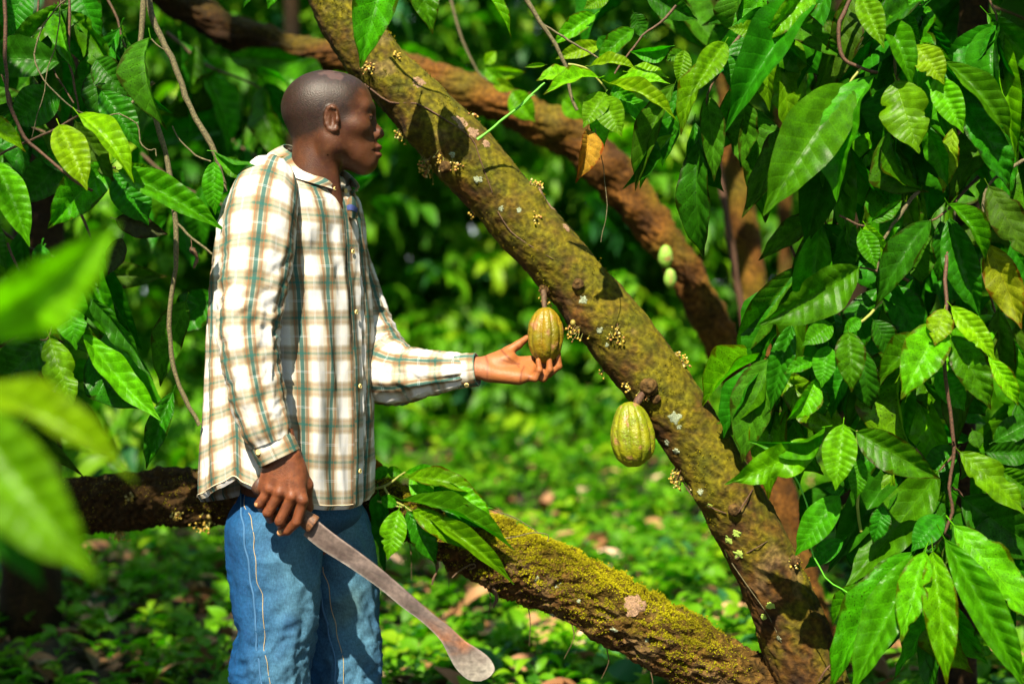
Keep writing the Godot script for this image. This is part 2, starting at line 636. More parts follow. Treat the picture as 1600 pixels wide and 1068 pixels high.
# moss: tufts of short blades over the part of a limb that the weight function picks
func moss(parent: Node3D, L: Dictionary, n: int, weight: Callable, size: float, c0: Color, c1: Color) -> void:
	var V: PackedVector3Array = L.V
	var N: PackedVector3Array = L.N
	var where := []
	var tints := []
	var tries := 0
	while where.size() < n and tries < n * 30:
		tries += 1
		var i := rng.randi() % V.size()
		var w: float = weight.call(V[i], N[i])
		if rng.randf() > w:
			continue
		var b := frame((N[i] + Vector3(rng.randfn(0, 0.35), rng.randfn(0, 0.35), rng.randfn(0, 0.35))).normalized()).rotated(N[i], rng.randf() * TAU)
		var s := size * rng.randf_range(0.5, 1.3) * (0.5 + 0.5 * w)
		where.append(Transform3D(b.scaled(Vector3.ONE * s), V[i] + Vector3(rng.randfn(0, 0.003), rng.randfn(0, 0.003), rng.randfn(0, 0.003)) - N[i] * 0.001))
		tints.append(c0.lerp(c1, clampf(0.5 + n3(V[i], 9.0) * 0.9 + rng.randfn(0, 0.2), 0.0, 1.0)))
	scatter("moss", tuft_mesh(), M.moss, where, tints, parent)

func tuft_mesh() -> ArrayMesh:
	var st := SurfaceTool.new()
	st.begin(Mesh.PRIMITIVE_TRIANGLES)
	for k in 7:
		var a := TAU * k / 7.0 + k
		var lean := Vector3(cos(a), 0, sin(a))
		var o := lean * 0.25
		var x := Vector3(-sin(a), 0, cos(a)) * 0.13
		var tip := lean * (0.6 + 0.1 * (k % 3)) + Vector3(0, 1.0 - 0.12 * (k % 4), 0)
		var mid := (o + tip) * 0.5 + Vector3(0, 0.15, 0)
		for p in [o - x, mid - x * 0.8, o + x, o + x, mid - x * 0.8, mid + x * 0.8, mid - x * 0.8, tip, mid + x * 0.8]:
			st.add_vertex(p)
	st.generate_normals()
	return st.commit()

# ---------------------------------------------------------------- the place

func ground_height(x: float, z: float) -> float:
	var r := Vector2(x, z).length()
	return 0.10 * noise.get_noise_2d(x * 0.55, z * 0.55) + 0.05 * noise.get_noise_2d(x * 2.1, z * 2.1) + 0.35 * smoothstep(8.0, 30.0, r) * (0.5 + noise.get_noise_2d(x * 0.1, z * 0.1)) - 0.03

func make_ground() -> void:
	var n := 150
	var V := PackedVector3Array()
	var C := PackedColorArray()
	for i in n:
		for j in n:
			var a := (i / float(n - 1) - 0.5) * 2.0
			var b := (j / float(n - 1) - 0.5) * 2.0
			var x := signf(a) * pow(absf(a), 2.2) * 60.0
			var z := signf(b) * pow(absf(b), 2.2) * 60.0 - 6.0
			V.append(Vector3(x, ground_height(x, z), z))
			var k := 0.5 + 0.5 * noise.get_noise_2d(x * 3.0, z * 3.0)
			C.append(Color(0.085, 0.045, 0.020).lerp(Color(0.045, 0.040, 0.014), k))
	structure("ground", sheet(V, n, n, PackedVector2Array(), C, false), M.ground)

# a small leaf of two creased halves, for scattered plants and litter
func small_leaf(ratio: float, droop: float, fold: float) -> ArrayMesh:
	var V := PackedVector3Array()
	for i in 6:
		var s := i / 5.0
		var w := ratio * 0.5 * pow(sin(PI * pow(s, 0.8)), 0.8)
		w = maxf(w, 0.004)
		var z := -droop * s * s + 0.10 * sin(PI * s)
		for j in 3:
			var u := j - 1.0
			V.append(Vector3(u * w, s, z + fold * absf(u) * w))
	return sheet(V, 6, 3, PackedVector2Array(), PackedColorArray(), false)

# a seedling: a short stem with a whorl of leaves
func seedling_mesh(n: int, seed_: int, broad: float) -> ArrayMesh:
	var r := RandomNumberGenerator.new()
	r.seed = seed_
	var st := SurfaceTool.new()
	st.begin(Mesh.PRIMITIVE_TRIANGLES)
	var lf := small_leaf(broad, 0.30, 0.25)
	for k in n:
		var a := TAU * k / n * 1.62 + r.randf() * 0.8
		var h := r.randf_range(0.25, 0.8)
		var dir := Vector3(cos(a), r.randf_range(0.0, 0.6), sin(a)).normalized()
		var x := dir.cross(Vector3.UP).normalized()
		var z := x.cross(dir)
		var l := r.randf_range(0.45, 0.85)
		st.append_from(lf, 0, Transform3D(Basis(x * l, dir * l, z * l), Vector3(cos(a) * 0.05, h, sin(a) * 0.05)))
	return st.commit()

# a spray: a drooping twig with hanging leaves, the unit that far foliage is made of
func spray_mesh(n: int, seed_: int) -> ArrayMesh:
	var r := RandomNumberGenerator.new()
	r.seed = seed_
	var st := SurfaceTool.new()
	st.begin(Mesh.PRIMITIVE_TRIANGLES)
	var lf := small_leaf(0.38, 0.25, 0.35)
	for k in n:
		var t := (k + 0.5) / n
		var at := Vector3(r.randfn(0, 0.06), -0.35 * t * t, t)
		var a := r.randf_range(-1.3, 1.3)
		var dir := Vector3(sin(a), r.randf_range(-1.1, -0.1), cos(a) * 0.8).normalized()
		var x := dir.cross(Vector3(r.randfn(0, 0.35), 1, r.randfn(0, 0.35))).normalized()
		var z := x.cross(dir)
		var l := r.randf_range(0.38, 0.62)
		st.append_from(lf, 0, Transform3D(Basis(x * l, dir * l, z * l), at))
	return st.commit()

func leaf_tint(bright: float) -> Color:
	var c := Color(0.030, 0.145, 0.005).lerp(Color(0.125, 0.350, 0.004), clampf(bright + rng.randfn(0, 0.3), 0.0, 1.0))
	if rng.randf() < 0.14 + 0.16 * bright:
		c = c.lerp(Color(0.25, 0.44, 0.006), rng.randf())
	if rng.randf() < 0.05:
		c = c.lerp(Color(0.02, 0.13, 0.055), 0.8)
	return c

func make_undergrowth() -> void:
	# fallen leaves
	var where := []
	var tints := []
	var lm := small_leaf(0.42, 0.22, 0.5)
	for k in 9000:
		var d := 3.4 + 22.0 * pow(rng.randf(), 1.7)
		var x := rng.randf_range(-0.62, 0.62) * d
		var z := -d
		var s := rng.randf_range(0.07, 0.19)
		var b := Basis(Vector3(rng.randfn(0, 0.35), 1, rng.randfn(0, 0.35)).normalized(), rng.randf() * TAU) * Basis(Vector3.RIGHT, -PI / 2 + rng.randfn(0, 0.25))
		where.append(Transform3D(b.scaled(Vector3.ONE * s), Vector3(x, ground_height(x, z) + rng.randf_range(0.008, 0.03), z)))
		var c := Color(0.20, 0.085, 0.030).lerp(Color(0.40, 0.22, 0.10), rng.randf() * rng.randf() * 1.3)
		if rng.randf() < 0.16:
			c = Color(0.55, 0.36, 0.24)
		if rng.randf() < 0.15:
			c = Color(0.08, 0.045, 0.02)
		tints.append(c)
	var o := scatter("leaf_litter", lm, M.litter, where, tints, self)
	# ground plants in patches
	for v in 4:
		where = []
		tints = []
		var sm := seedling_mesh(5 + v, 40 + v, [0.5, 0.7, 0.42, 0.85][v])
		var count := 0
		while count < 9500:
			var d := 3.7 + 24.0 * pow(rng.randf(), 1.5)
			var x := rng.randf_range(-0.62, 0.62) * d
			var z := -d
			var dens := 0.50 + 0.9 * noise.get_noise_2d(x * 0.9 + 40.0 * v, z * 0.9) + 0.35 * smoothstep(-0.6, 0.9, x) + 0.25 * smoothstep(5.0, 8.0, d)
			count += 1
			if rng.randf() > dens:
				continue
			var s := rng.randf_range(0.035, 0.125) * (1.0 + 0.6 * smoothstep(6.0, 14.0, d))
			var b := Basis(Vector3(rng.randfn(0, 0.2), 1, rng.randfn(0, 0.2)).normalized(), rng.randf() * TAU)
			where.append(Transform3D(b.scaled(Vector3(s, s * rng.randf_range(0.8, 1.3), s)), Vector3(x, ground_height(x, z), z)))
			tints.append(leaf_tint(0.85 + 0.5 * noise.get_noise_2d(x, z)))
		scatter("ground_cover", sm, M.scatter_leaf, where, tints, self)

# a mass of leafy sprays that fills a box, thinned by noise
func foliage(called: String, lo: Vector3, hi: Vector3, n: int, size: float, dens: float, bright: float, sparse := 1.0) -> void:
	var where := []
	var tints := []
	var m := spray_mesh(9, hash(called) % 1000)
	for k in n:
		var p := Vector3(rng.randf_range(lo.x, hi.x), rng.randf_range(lo.y, hi.y), rng.randf_range(lo.z, hi.z))
		if 0.5 + sparse * noise.get_noise_3dv(p * dens) < rng.randf() * 0.6 + 0.2:
			continue
		if p.z > -11.0 and p.y > 0.9 and over_clearing(p) and rng.randf() < 0.9:
			continue
		var s := size * rng.randf_range(0.6, 1.3)
		var b := Basis(Vector3.UP, rng.randf() * TAU) * Basis(Vector3.RIGHT, rng.randf_range(-0.5, 0.4))
		where.append(Transform3D(b.scaled(Vector3.ONE * s), p))
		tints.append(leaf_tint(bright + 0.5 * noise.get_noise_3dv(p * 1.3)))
	scatter(numbered(called), m, M.scatter_leaf, where, tints, self)

func make_forest() -> void:
	# bushes and saplings a few steps behind the man, then the wall of the grove, then the crowns overhead
	foliage("undergrowth_foliage", Vector3(-4.6, 0.3, -10.5), Vector3(-0.9, 3.2, -7.0), 900, 0.36, 0.8, 0.45, 1.5)
	foliage("undergrowth_foliage", Vector3(-0.9, 1.5, -10.5), Vector3(4.4, 3.2, -7.0), 700, 0.36, 0.8, 0.45, 1.5)
	foliage("low_foliage", Vector3(-7, 0.0, -17), Vector3(8, 1.1, -10.5), 3200, 0.30, 0.7, 0.6, 1.0)
	foliage("far_foliage", Vector3(-9, 0.2, -18), Vector3(9, 6.5, -12.5), 14000, 0.46, 0.5, 0.45, 1.1)
	foliage("distant_foliage", Vector3(-17, 0.0, -28), Vector3(17, 11.0, -19.0), 24000, 0.95, 0.4, 0.35, 0.3)
	foliage("side_foliage", Vector3(-8.0, 0.0, -7.5), Vector3(-3.4, 3.4, 2.0), 900, 0.45, 0.6, 0.3, 1.0)
	foliage("side_foliage", Vector3(3.4, 0.0, -7.5), Vector3(8.0, 4.0, 4.0), 900, 0.45, 0.6, 0.3, 1.0)
	foliage("undergrowth_foliage", Vector3(-2.6, 1.2, -9.0), Vector3(1.0, 3.6, -7.6), 420, 0.40, 0.8, 0.75, 1.2)
	foliage("upper_foliage", Vector3(-3.4, 2.3, -7.2), Vector3(3.2, 3.6, -5.0), 360, 0.36, 0.9, 0.35, 1.3)

# ---- crowns overhead, with the gaps through which the sun falls on the man, the branches and the clearing
var gaps := []

func make_gaps() -> void:
	gaps = [
		[pt(400, 420, 3.05), 0.45], [pt(420, 700, 3.0), 0.30], [pt(490, 560, 3.1), 0.45], [pt(505, 120, 3.2), 0.06], [pt(700, 590, 3.2), 0.13],
		[pt(950, 120, 3.1), 0.50], [pt(860, 900, 3.4), 0.22], [pt(745, 1020, 3.0), 0.12], [pt(1460, 960, 3.0), 0.50], [pt(1240, 260, 3.0), 0.30], [pt(1380, 300, 3.0), 0.22], [pt(1420, 700, 3.0), 0.35], [pt(1180, 650, 3.1), 0.25],
		[pt(1420, 170, 3.1), 0.22], [pt(1480, 560, 3.1), 0.26], [pt(130, 240, 3.0), 0.10], [pt(60, 430, 1.5), 0.8], [pt(60, 750, 1.4), 0.8], [pt(700, 800, 3.35), 0.35], [pt(590, 40, 3.0), 0.14],
		[pt(720, 210, 3.3), 0.05], [pt(700, 900, 5.6), 0.35], [pt(300, 960, 5.5), 0.25], [pt(1280, 460, 3.2), 0.10], [pt(1230, 720, 3.1), 0.18],
		[pt(380, 210, 8.5), 1.0], [pt(760, 330, 9.5), 0.9], [pt(640, 220, 9.5), 0.9], [pt(260, 420, 9.0), 0.8],
		[pt(360, 400, 9.5), 0.9], [pt(680, 420, 9.0), 0.8], [pt(860, 330, 11.0), 0.8], [pt(120, 560, 9.0), 0.7], [pt(1000, 480, 11.0), 0.9], [pt(1150, 470, 5.3), 0.25], [pt(700, 110, 4.6), 0.2]]

func in_gap(p: Vector3) -> bool:
	for h in gaps:
		var q: Vector3 = p - h[0]
		var along := q.dot(to_sun)
		if along > 0.15 and (q - to_sun * along).length() < h[1] + 0.32:
			return true
	return false

func over_clearing(p: Vector3) -> bool:
	var g := p - to_sun * (p.y / to_sun.y)
	return Vector2((g.x - 1.4) / 4.0, (g.z + 9.0) / 5.2).length() < 1.0

func make_canopy() -> void:
	var where := []
	var tints := []
	var m := spray_mesh(9, 77)
	for k in 17000:
		var p := Vector3(rng.randf_range(-13, 13), rng.randf_range(4.6, 8.5), rng.randf_range(-20, 9))
		if p.y < 2.6 + maxf(0.0, -p.z) * 0.24:
			continue
		var open := 0.55 + 0.9 * noise.get_noise_3dv(p * 0.55)
		if over_clearing(p) and rng.randf() < 0.93:
			continue
		if p.z < -7.5 and rng.randf() < 0.45:
			continue
		if rng.randf() > open + 0.35 or in_gap(p):
			continue
		var s := rng.randf_range(0.45, 0.85)
		var b := Basis(Vector3.UP, rng.randf() * TAU) * Basis(Vector3.RIGHT, rng.randf_range(-0.4, 0.4))
		where.append(Transform3D(b.scaled(Vector3.ONE * s), p))
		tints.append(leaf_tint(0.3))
	# lower boughs over the dark corner above the creepers and over the far side of the hanging leaves
	for k in 500:
		var p := Vector3(rng.randf_range(-3.2, -0.7), rng.randf_range(2.25, 3.2), rng.randf_range(-4.2, -2.2))
		if k >= 260:
			p = Vector3(rng.randf_range(0.9, 3.4), rng.randf_range(2.3, 3.2), rng.randf_range(-4.8, -3.2))
		if in_gap(p) or p.y < 1.35 + 0.235 * -p.z:
			continue
		var s := rng.randf_range(0.35, 0.6)
		var b := Basis(Vector3.UP, rng.randf() * TAU) * Basis(Vector3.RIGHT, rng.randf_range(-0.4, 0.4))
		where.append(Transform3D(b.scaled(Vector3.ONE * s), p))
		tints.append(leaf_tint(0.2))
	scatter("canopy_foliage", m, M.scatter_leaf, where, tints, self)

func bark_tint(w: Vector3, dir: Vector3, _t: float) -> Color:
	# brown bark under an uneven yellow-green film of moss, thicker on the upper side
	var brown := Color(0.150, 0.068, 0.012).lerp(Color(0.055, 0.027, 0.008), clampf(0.5 + n3(w, 18.0), 0.0, 1.0))
	var green := Color(0.215, 0.180, 0.006).lerp(Color(0.120, 0.122, 0.005), clampf(0.5 + n3(w, 11.0), 0.0, 1.0))
	var low := smoothstep(0.95, 0.35, w.y)
	var k := clampf(0.70 + 0.85 * n3(w, 6.5) + 0.55 * n3(w, 30.0) + 0.34 * dir.dot(Vector3(0.73, 0.68, 0.0)) - 0.55 * low, 0.0, 1.0)
	var c := brown.lerp(green, k)
	var pale := smoothstep(0.42, 0.60, n3(w + Vector3(3, 1, 5), 8.0)) * 0.6
	return c.lerp(Color(0.34, 0.21, 0.10), pale * 0.6)

func rough_tint(w: Vector3, dir: Vector3, _t: float) -> Color:
	var brown := Color(0.200, 0.100, 0.025).lerp(Color(0.065, 0.034, 0.010), clampf(0.5 + n3(w, 22.0), 0.0, 1.0))
	var pale := Color(0.30, 0.20, 0.09)
	var k := clampf(0.5 + 0.8 * n3(w, 10.0), 0.0, 1.0)
	var c := brown.lerp(pale, smoothstep(0.55, 0.9, k) * 0.5)
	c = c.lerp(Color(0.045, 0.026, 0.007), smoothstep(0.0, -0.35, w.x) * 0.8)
	var up := clampf(dir.y * 0.9 + 0.1 + 0.9 * n3(w, 7.0), 0.0, 1.0) * smoothstep(-0.75, 0.05, w.x) * smoothstep(0.62, 0.38, w.x)
	return c.lerp(Color(0.170, 0.125, 0.008), up * 0.85)

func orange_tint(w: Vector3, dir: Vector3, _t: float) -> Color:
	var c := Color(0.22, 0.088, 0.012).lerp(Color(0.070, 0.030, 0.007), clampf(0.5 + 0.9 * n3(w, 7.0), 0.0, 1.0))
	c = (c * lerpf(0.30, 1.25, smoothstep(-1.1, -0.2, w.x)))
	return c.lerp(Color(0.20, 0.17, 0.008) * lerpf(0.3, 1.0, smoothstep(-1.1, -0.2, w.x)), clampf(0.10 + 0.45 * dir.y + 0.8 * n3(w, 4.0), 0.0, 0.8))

func dark_tint(w: Vector3, _dir: Vector3, _t: float) -> Color:
	return Color(0.055, 0.030, 0.008).lerp(Color(0.022, 0.014, 0.005), clampf(0.5 + 0.9 * n3(w, 9.0), 0.0, 1.0))

func make_trees() -> void:
	# the leaning cacao trunk
	var t := thing("leaning_cacao_tree", "leaning brown cacao trunk filmed with moss, bearing two ripening pods beside the man", "tree", pt(1330, 1313, 3.28))
	var A := limb([[470, -130, 3.46, 40], [505, -50, 3.44, 41], [545, 35, 3.42, 43], [592, 102, 3.40, 44], [648, 160, 3.38, 46], [712, 228, 3.36, 50], [788, 312, 3.35, 50], [850, 383, 3.33, 49], [908, 450, 3.32, 48], [962, 515, 3.31, 50], [1018, 590, 3.30, 52], [1072, 665, 3.29, 49], [1120, 742, 3.28, 48], [1165, 822, 3.28, 49], [1206, 905, 3.28, 50], [1240, 985, 3.28, 55], [1268, 1075, 3.28, 59], [1295, 1180, 3.28, 67], [1320, 1300, 3.28, 91], [1330, 1345, 3.28, 115]],
		340, 96, 0.08, 0.003, bark_tint,
		[[1018, 608, 3.20, 0.020, 0.022], [905, 443, 3.22, 0.012, 0.010], [700, 270, 3.30, 0.03, 0.02], [640, 212, 3.32, 0.03, 0.018], [840, 300, 3.30, 0.025, 0.016], [900, 500, 3.28, 0.03, 0.014], [1145, 700, 3.22, 0.016, 0.012], [1095, 775, 3.24, 0.02, 0.012], [1258, 868, 3.24, 0.016, 0.012]])
	part("trunk", A.mesh, M.bark, t)
	for f in [[668, 258, 20, 60, 0.6], [690, 246, 12, 26, 0.5], [712, 252, 10, 24, 0.7], [626, 208, 14, 26, 0.4], [578, 105, 12, 28, 0.4], [842, 287, 14, 34, -0.4], [742, 178, 8, 14, -0.3], [848, 462, 15, 40, 0.6], [900, 510, 20, 46, 0.3], [965, 522, 16, 34, 0.3], [980, 600, 9, 18, 0.5], [1070, 552, 14, 40, 0.2], [942, 580, 9, 14, 0.8], [1048, 752, 20, 60, 0.7], [1238, 880, 10, 20, 0.4], [740, 330, 10, 18, 0.5], [838, 338, 8, 14, 0.2], [620, 88, 9, 16, -0.3], [1012, 612, 14, 26, 0.2]]:
		flowers(t, A, f[0], f[1], f[2] * 0.78, int(f[3] * 0.75), f[4])
	for l in [[748, 280, 8], [706, 242, 6], [812, 326, 5], [784, 326, 6], [912, 470, 9], [938, 516, 7], [1056, 652, 12], [1062, 668, 5], [1042, 690, 6], [1056, 706, 6], [1092, 768, 6], [948, 540, 4], [1216, 998, 6]]:
		lichen(t, A, l[0], l[1], l[2])
	for l in [[1150, 832, 8], [1138, 846, 8], [1154, 864, 10], [1137, 862, 7], [1204, 944, 8], [1194, 962, 7], [1110, 790, 5]]:
		lichen(t, A, l[0], l[1], l[2], "lichen_green")
	for l in [[720, 190, 16], [738, 204, 12], [846, 300, 18], [862, 322, 12], [760, 222, 9], [655, 130, 14], [886, 356, 9]]:
		lichen(t, A, l[0], l[1], l[2], "scar", 0.0004)
	for q in [[1014, 606, 14], [1024, 620, 8], [1003, 616, 8], [852, 452, 10], [904, 444, 9], [1146, 795, 10], [700, 262, 10], [1240, 876, 9]]:
		knob(t, A, q[0], q[1], q[2])
	creeper(t, A, [[570, 130], [610, 158], [650, 160], [700, 188], [738, 215], [752, 250], [768, 300]], 0.0022)
	creeper(t, A, [[780, 330], [800, 362], [830, 384], [866, 406]], 0.0018, "twig")
	creeper(t, A, [[1052, 758], [1078, 775], [1110, 790], [1136, 800]], 0.0022)
	creeper(t, A, [[1138, 802], [1150, 798, 0.01], [1160, 780, 0.012], [1175, 762]], 0.0024)
	creeper(t, A, [[1150, 870], [1180, 852, 0.006], [1200, 846]], 0.0018, "twig")
	creeper(t, A, [[1145, 880], [1170, 915], [1200, 960], [1222, 1000]], 0.0014, "twig_grey")
	creeper(t, A, [[1275, 1062, 0.01], [1285, 1040, 0.02], [1300, 1028, 0.02]], 0.003)
	moss(t, A, 4500, moss_on_trunk, 0.0036, Color(0.09, 0.080, 0.006), Color(0.24, 0.20, 0.008))
	# the mossy low trunk that lies across behind his legs
	var o := thing("mossy_low_trunk", "low rough trunk with golden moss lying across behind the man's legs", "tree", pt(1290, 1250, 3.3))
	var B := limb([[-180, 812, 3.9, 42], [-40, 806, 3.85, 42], [110, 790, 3.78, 43], [230, 781, 3.72, 43], [340, 774, 3.66, 43], [460, 768, 3.60, 41], [590, 786, 3.56, 40], [690, 826, 3.50, 43], [790, 872, 3.44, 51], [880, 912, 3.40, 50], [985, 970, 3.36, 50], [1090, 1026, 3.33, 47], [1190, 1082, 3.31, 49], [1290, 1150, 3.30, 57], [1360, 1250, 3.30, 73], [1390, 1340, 3.30, 92]],
		330, 96, 0.16, 0.009, rough_tint, [[985, 935, 3.26, 0.03, 0.02], [860, 850, 3.36, 0.03, 0.012], [930, 890, 3.30, 0.05, 0.012], [560, 752, 3.5, 0.03, 0.03]])
	part("trunk", B.mesh, M.rough_bark, o)
	lichen(o, B, 996, 946, 22, "scar", 0.004)
	for l in [[841, 906, 9], [870, 912, 9], [960, 985, 8], [862, 960, 6], [1010, 1000, 5], [905, 940, 4]]:
		lichen(o, B, l[0], l[1], l[2])
	for f in [[205, 776, 10, 18, 0.3], [188, 830, 12, 24, 0.8], [275, 800, 9, 12, 0.6], [322, 812, 16, 34, 0.7], [168, 748, 6, 8, -0.2]]:
		flowers(o, B, f[0], f[1], f[2], f[3], f[4], 0.15)
	moss(o, B, 48000, moss_on_low, 0.0042, Color(0.15, 0.135, 0.005), Color(0.38, 0.35, 0.008))
	for k in 7:
		var s := on_limb(B, 640.0 + k * 62, 850.0 + k * 34)
		part("rootlet", one_tube([s[0], s[0] + Vector3(0.004, -0.03, 0.006), s[0] + Vector3(rng.randfn(0, 0.012), -0.05 - 0.05 * rng.randf(), 0.01)], 0.0016, 0.0006, 5), M.twig, o)
	# the orange-brown trunk that crosses behind
	o = thing("arching_orange_tree", "blurred orange-brown trunk arching behind the leaning trunk, with a burl", "tree", pt(1270, 1050, 4.6))
	var D := limb([[150, -120, 4.9, 25], [255, -20, 4.85, 27], [340, 38, 4.8, 26], [440, 76, 4.75, 25], [540, 88, 4.7, 25], [640, 108, 4.68, 25], [735, 146, 4.65, 28], [830, 182, 4.62, 29], [905, 224, 4.6, 31], [968, 285, 4.6, 33], [1015, 345, 4.6, 30], [1060, 410, 4.6, 27], [1105, 490, 4.6, 26], [1145, 570, 4.6, 25], [1185, 680, 4.6, 29], [1230, 850, 4.6, 33], [1262, 1000, 4.6, 42], [1275, 1075, 4.6, 58]],
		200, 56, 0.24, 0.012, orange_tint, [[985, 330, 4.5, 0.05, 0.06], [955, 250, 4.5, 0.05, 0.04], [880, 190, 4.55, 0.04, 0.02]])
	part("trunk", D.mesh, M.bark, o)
	for p in [[1040, 400, 11, 17], [1047, 434, 9, 15]]:
		var q := thing("green_cacao_pod", "small green pod hanging " + ("above another" if p[1] < 410 else "below another") + " by the blurred orange trunk", "cacao pod", pt(p[0], p[1], 4.4), "small green pods on the orange trunk")
		pod(q, p[0], p[1], 4.4, p[2], p[3], Color(0.22, 0.42, 0.05), Color(0.20, 0.38, 0.05), 0.1, 3.0 + p[1])
	# slender stems behind
	o = thing("slender_brown_tree", "slender orange-brown trunk standing behind the hanging leaves", "tree", pt(1190, 900, 5.4))
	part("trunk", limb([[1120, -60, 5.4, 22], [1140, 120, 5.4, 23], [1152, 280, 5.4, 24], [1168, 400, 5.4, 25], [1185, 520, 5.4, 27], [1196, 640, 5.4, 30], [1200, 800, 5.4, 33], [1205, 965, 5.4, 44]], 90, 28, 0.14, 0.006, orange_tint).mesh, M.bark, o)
	part("climber", one_tube([pt(1118, 230, 5.2), pt(1134, 330, 5.2), pt(1150, 430, 5.2), pt(1165, 520, 5.22), pt(1178, 640, 5.25), pt(1180, 800, 5.3)], 0.012, 0.014, 7, 0.3), M.twig_red, o)
	o = thing("thin_pale_tree", "thin pale trunk seen far behind between the leaves", "tree", pt(1226, 860, 7.2))
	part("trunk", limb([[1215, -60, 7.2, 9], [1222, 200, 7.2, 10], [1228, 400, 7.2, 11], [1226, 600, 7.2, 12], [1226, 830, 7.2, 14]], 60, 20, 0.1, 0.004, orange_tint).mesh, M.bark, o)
	o = thing("dark_brown_tree", "dark reddish trunk with a climber, upright behind the big hanging leaves", "tree", pt(1505, 1180, 3.85))
	var E := limb([[1528, -90, 3.85, 21], [1520, 60, 3.85, 22], [1514, 220, 3.85, 22], [1509, 400, 3.85, 22], [1506, 560, 3.85, 23], [1500, 720, 3.85, 24], [1496, 900, 3.85, 26], [1496, 1080, 3.85, 30], [1498, 1200, 3.85, 40]], 120, 32, 0.08, 0.004, dark_tint)
	part("trunk", E.mesh, M.bark, o)
	part("climber", one_tube([pt(1532, 40, 3.74), pt(1538, 150, 3.7), pt(1524, 250, 3.74), pt(1492, 330, 3.72), pt(1500, 470, 3.74), pt(1530, 560, 3.72), pt(1520, 640, 3.74)], 0.0035, 0.003, 6, 0.3), M.twig_grey, o)
	# trunks that show as dark uprights in the blur
	for p in [[470, 9.5, 16, "thin grey", 12.0], [60, 5.2, 40, "broad shaded", -30.0], [1330, 8.0, 24, "straight brown", 6.0], [1420, 6.5, 20, "dim slanting", 24.0]]:
		var d: float = p[1]
		o = thing("background_tree", "%s trunk in the blur behind, %s" % [p[3], "showing above the man's shoulder" if p[0] == 470 else "in the dark behind the lime leaves" if p[0] == 60 else "behind the hanging leaves and the pale trunk" if p[0] == 1330 else "behind the leaves and the reddish trunk"], "tree", pt(p[0], 700, d))
		var gy := 534.0 + FOCAL * tan(atan(1.25 / d) - deg_to_rad(2.0))
		part("trunk", limb([[p[0] - p[4] * 2.0, -300, d, p[2] * 0.7], [p[0] - p[4], 100, d, p[2] * 0.8], [p[0], 400, d, p[2]], [p[0] + p[4] * 0.4, gy - 60, d, p[2] * 1.15], [p[0] + p[4] * 0.5, gy + 20, d, p[2] * 1.6]], 60, 20, 0.14, 0.006, dark_tint).mesh, M.bark, o)

func moss_on_trunk(p: Vector3, n: Vector3) -> float:
	return clampf(0.1 + 1.6 * n3(p, 6.5) + 0.6 * n3(p, 30.0) + 0.25 * n.y - 0.6 * smoothstep(0.95, 0.4, p.y), 0.0, 1.0)

func moss_on_low(p: Vector3, n: Vector3) -> float:
	var top := smoothstep(0.05, 0.75, n.y + 0.5 * n3(p, 5.0))
	var shade := smoothstep(-0.2, 0.5, n3(p, 8.0) + 0.3 * n.y)
	return clampf((top * 0.95 + 0.15 * shade) * smoothstep(-0.5, 0.0, p.x) * smoothstep(0.58, 0.36, p.x) + 0.12 * shade, 0.0, 1.0)

# ---------------------------------------------------------------- cacao pods

func pod(parent: Node3D, px: float, py: float, d: float, rx: float, ry: float, c0: Color, c1: Color, pear: float, seed_: float, tilt := 0.0) -> void:
	var V := PackedVector3Array()
	var C := PackedColorArray()
	var c := pt(px, py, d)
	var a := rx / FOCAL * d
	var h := ry / FOCAL * d
	var nu := 64
	var nv := 121
	var bt := Basis(Vector3(0, 0, 1), tilt)
	for i in nu:
		var th := PI * i / (nu - 1)
		var y := cos(th)
		var prof := pow(sin(th), 0.86) * (1.0 - pear * y * 0.55)
		if i == 0 or i == nu - 1:
			prof = 0.002
		for j in nv:
			var ang := TAU * (j % (nv - 1)) / (nv - 1)
			var rd := cos(ang * 10.0 + 0.7)
			var rd2 := cos(ang * 5.0 + 0.35)
			var g := 1.0 + (0.140 * (pow(absf(sin(ang * 5.0 + 0.35)), 0.55) - 0.75) + 0.030 * rd2) * sin(th)
			var p := Vector3(cos(ang) * prof * a * g, y * h * (1.0 if y > -0.9 else 1.0 + (-y - 0.9) * 0.5), sin(ang) * prof * a * g)
			p *= 1.0 + 0.05 * n3(p + Vector3(seed_, 3, 0), 14.0)
			var nn := n3(p + Vector3(seed_, 0, 0), 70.0)
			p += p.normalized() * 0.0011 * (nn + 0.6 * n3(p + Vector3(seed_, 0, 0), 180.0))
			V.append(c + bt * p)
			var col := c0.lerp(c1, clampf(0.5 + 1.2 * n3(p + Vector3(0, seed_, 0), 22.0), 0.0, 1.0))
			col = col.lerp(Color(0.10, 0.05, 0.015), smoothstep(0.34, 0.55, n3(p + Vector3(seed_, 5, 0), 150.0)) * 0.75)
			col = col.lerp(Color(0.30, 0.13, 0.07), smoothstep(0.30, 0.55, n3(p + Vector3(2, seed_, 0), 28.0)) * 0.7)
			col = col.lerp(col * 0.72, pow(1.0 - absf(sin(ang * 5.0 + 0.35)), 3.0) * 0.9)
			C.append(col)
	part("husk", sheet(V, nu, nv, PackedVector2Array(), C, false), M.pod, parent)

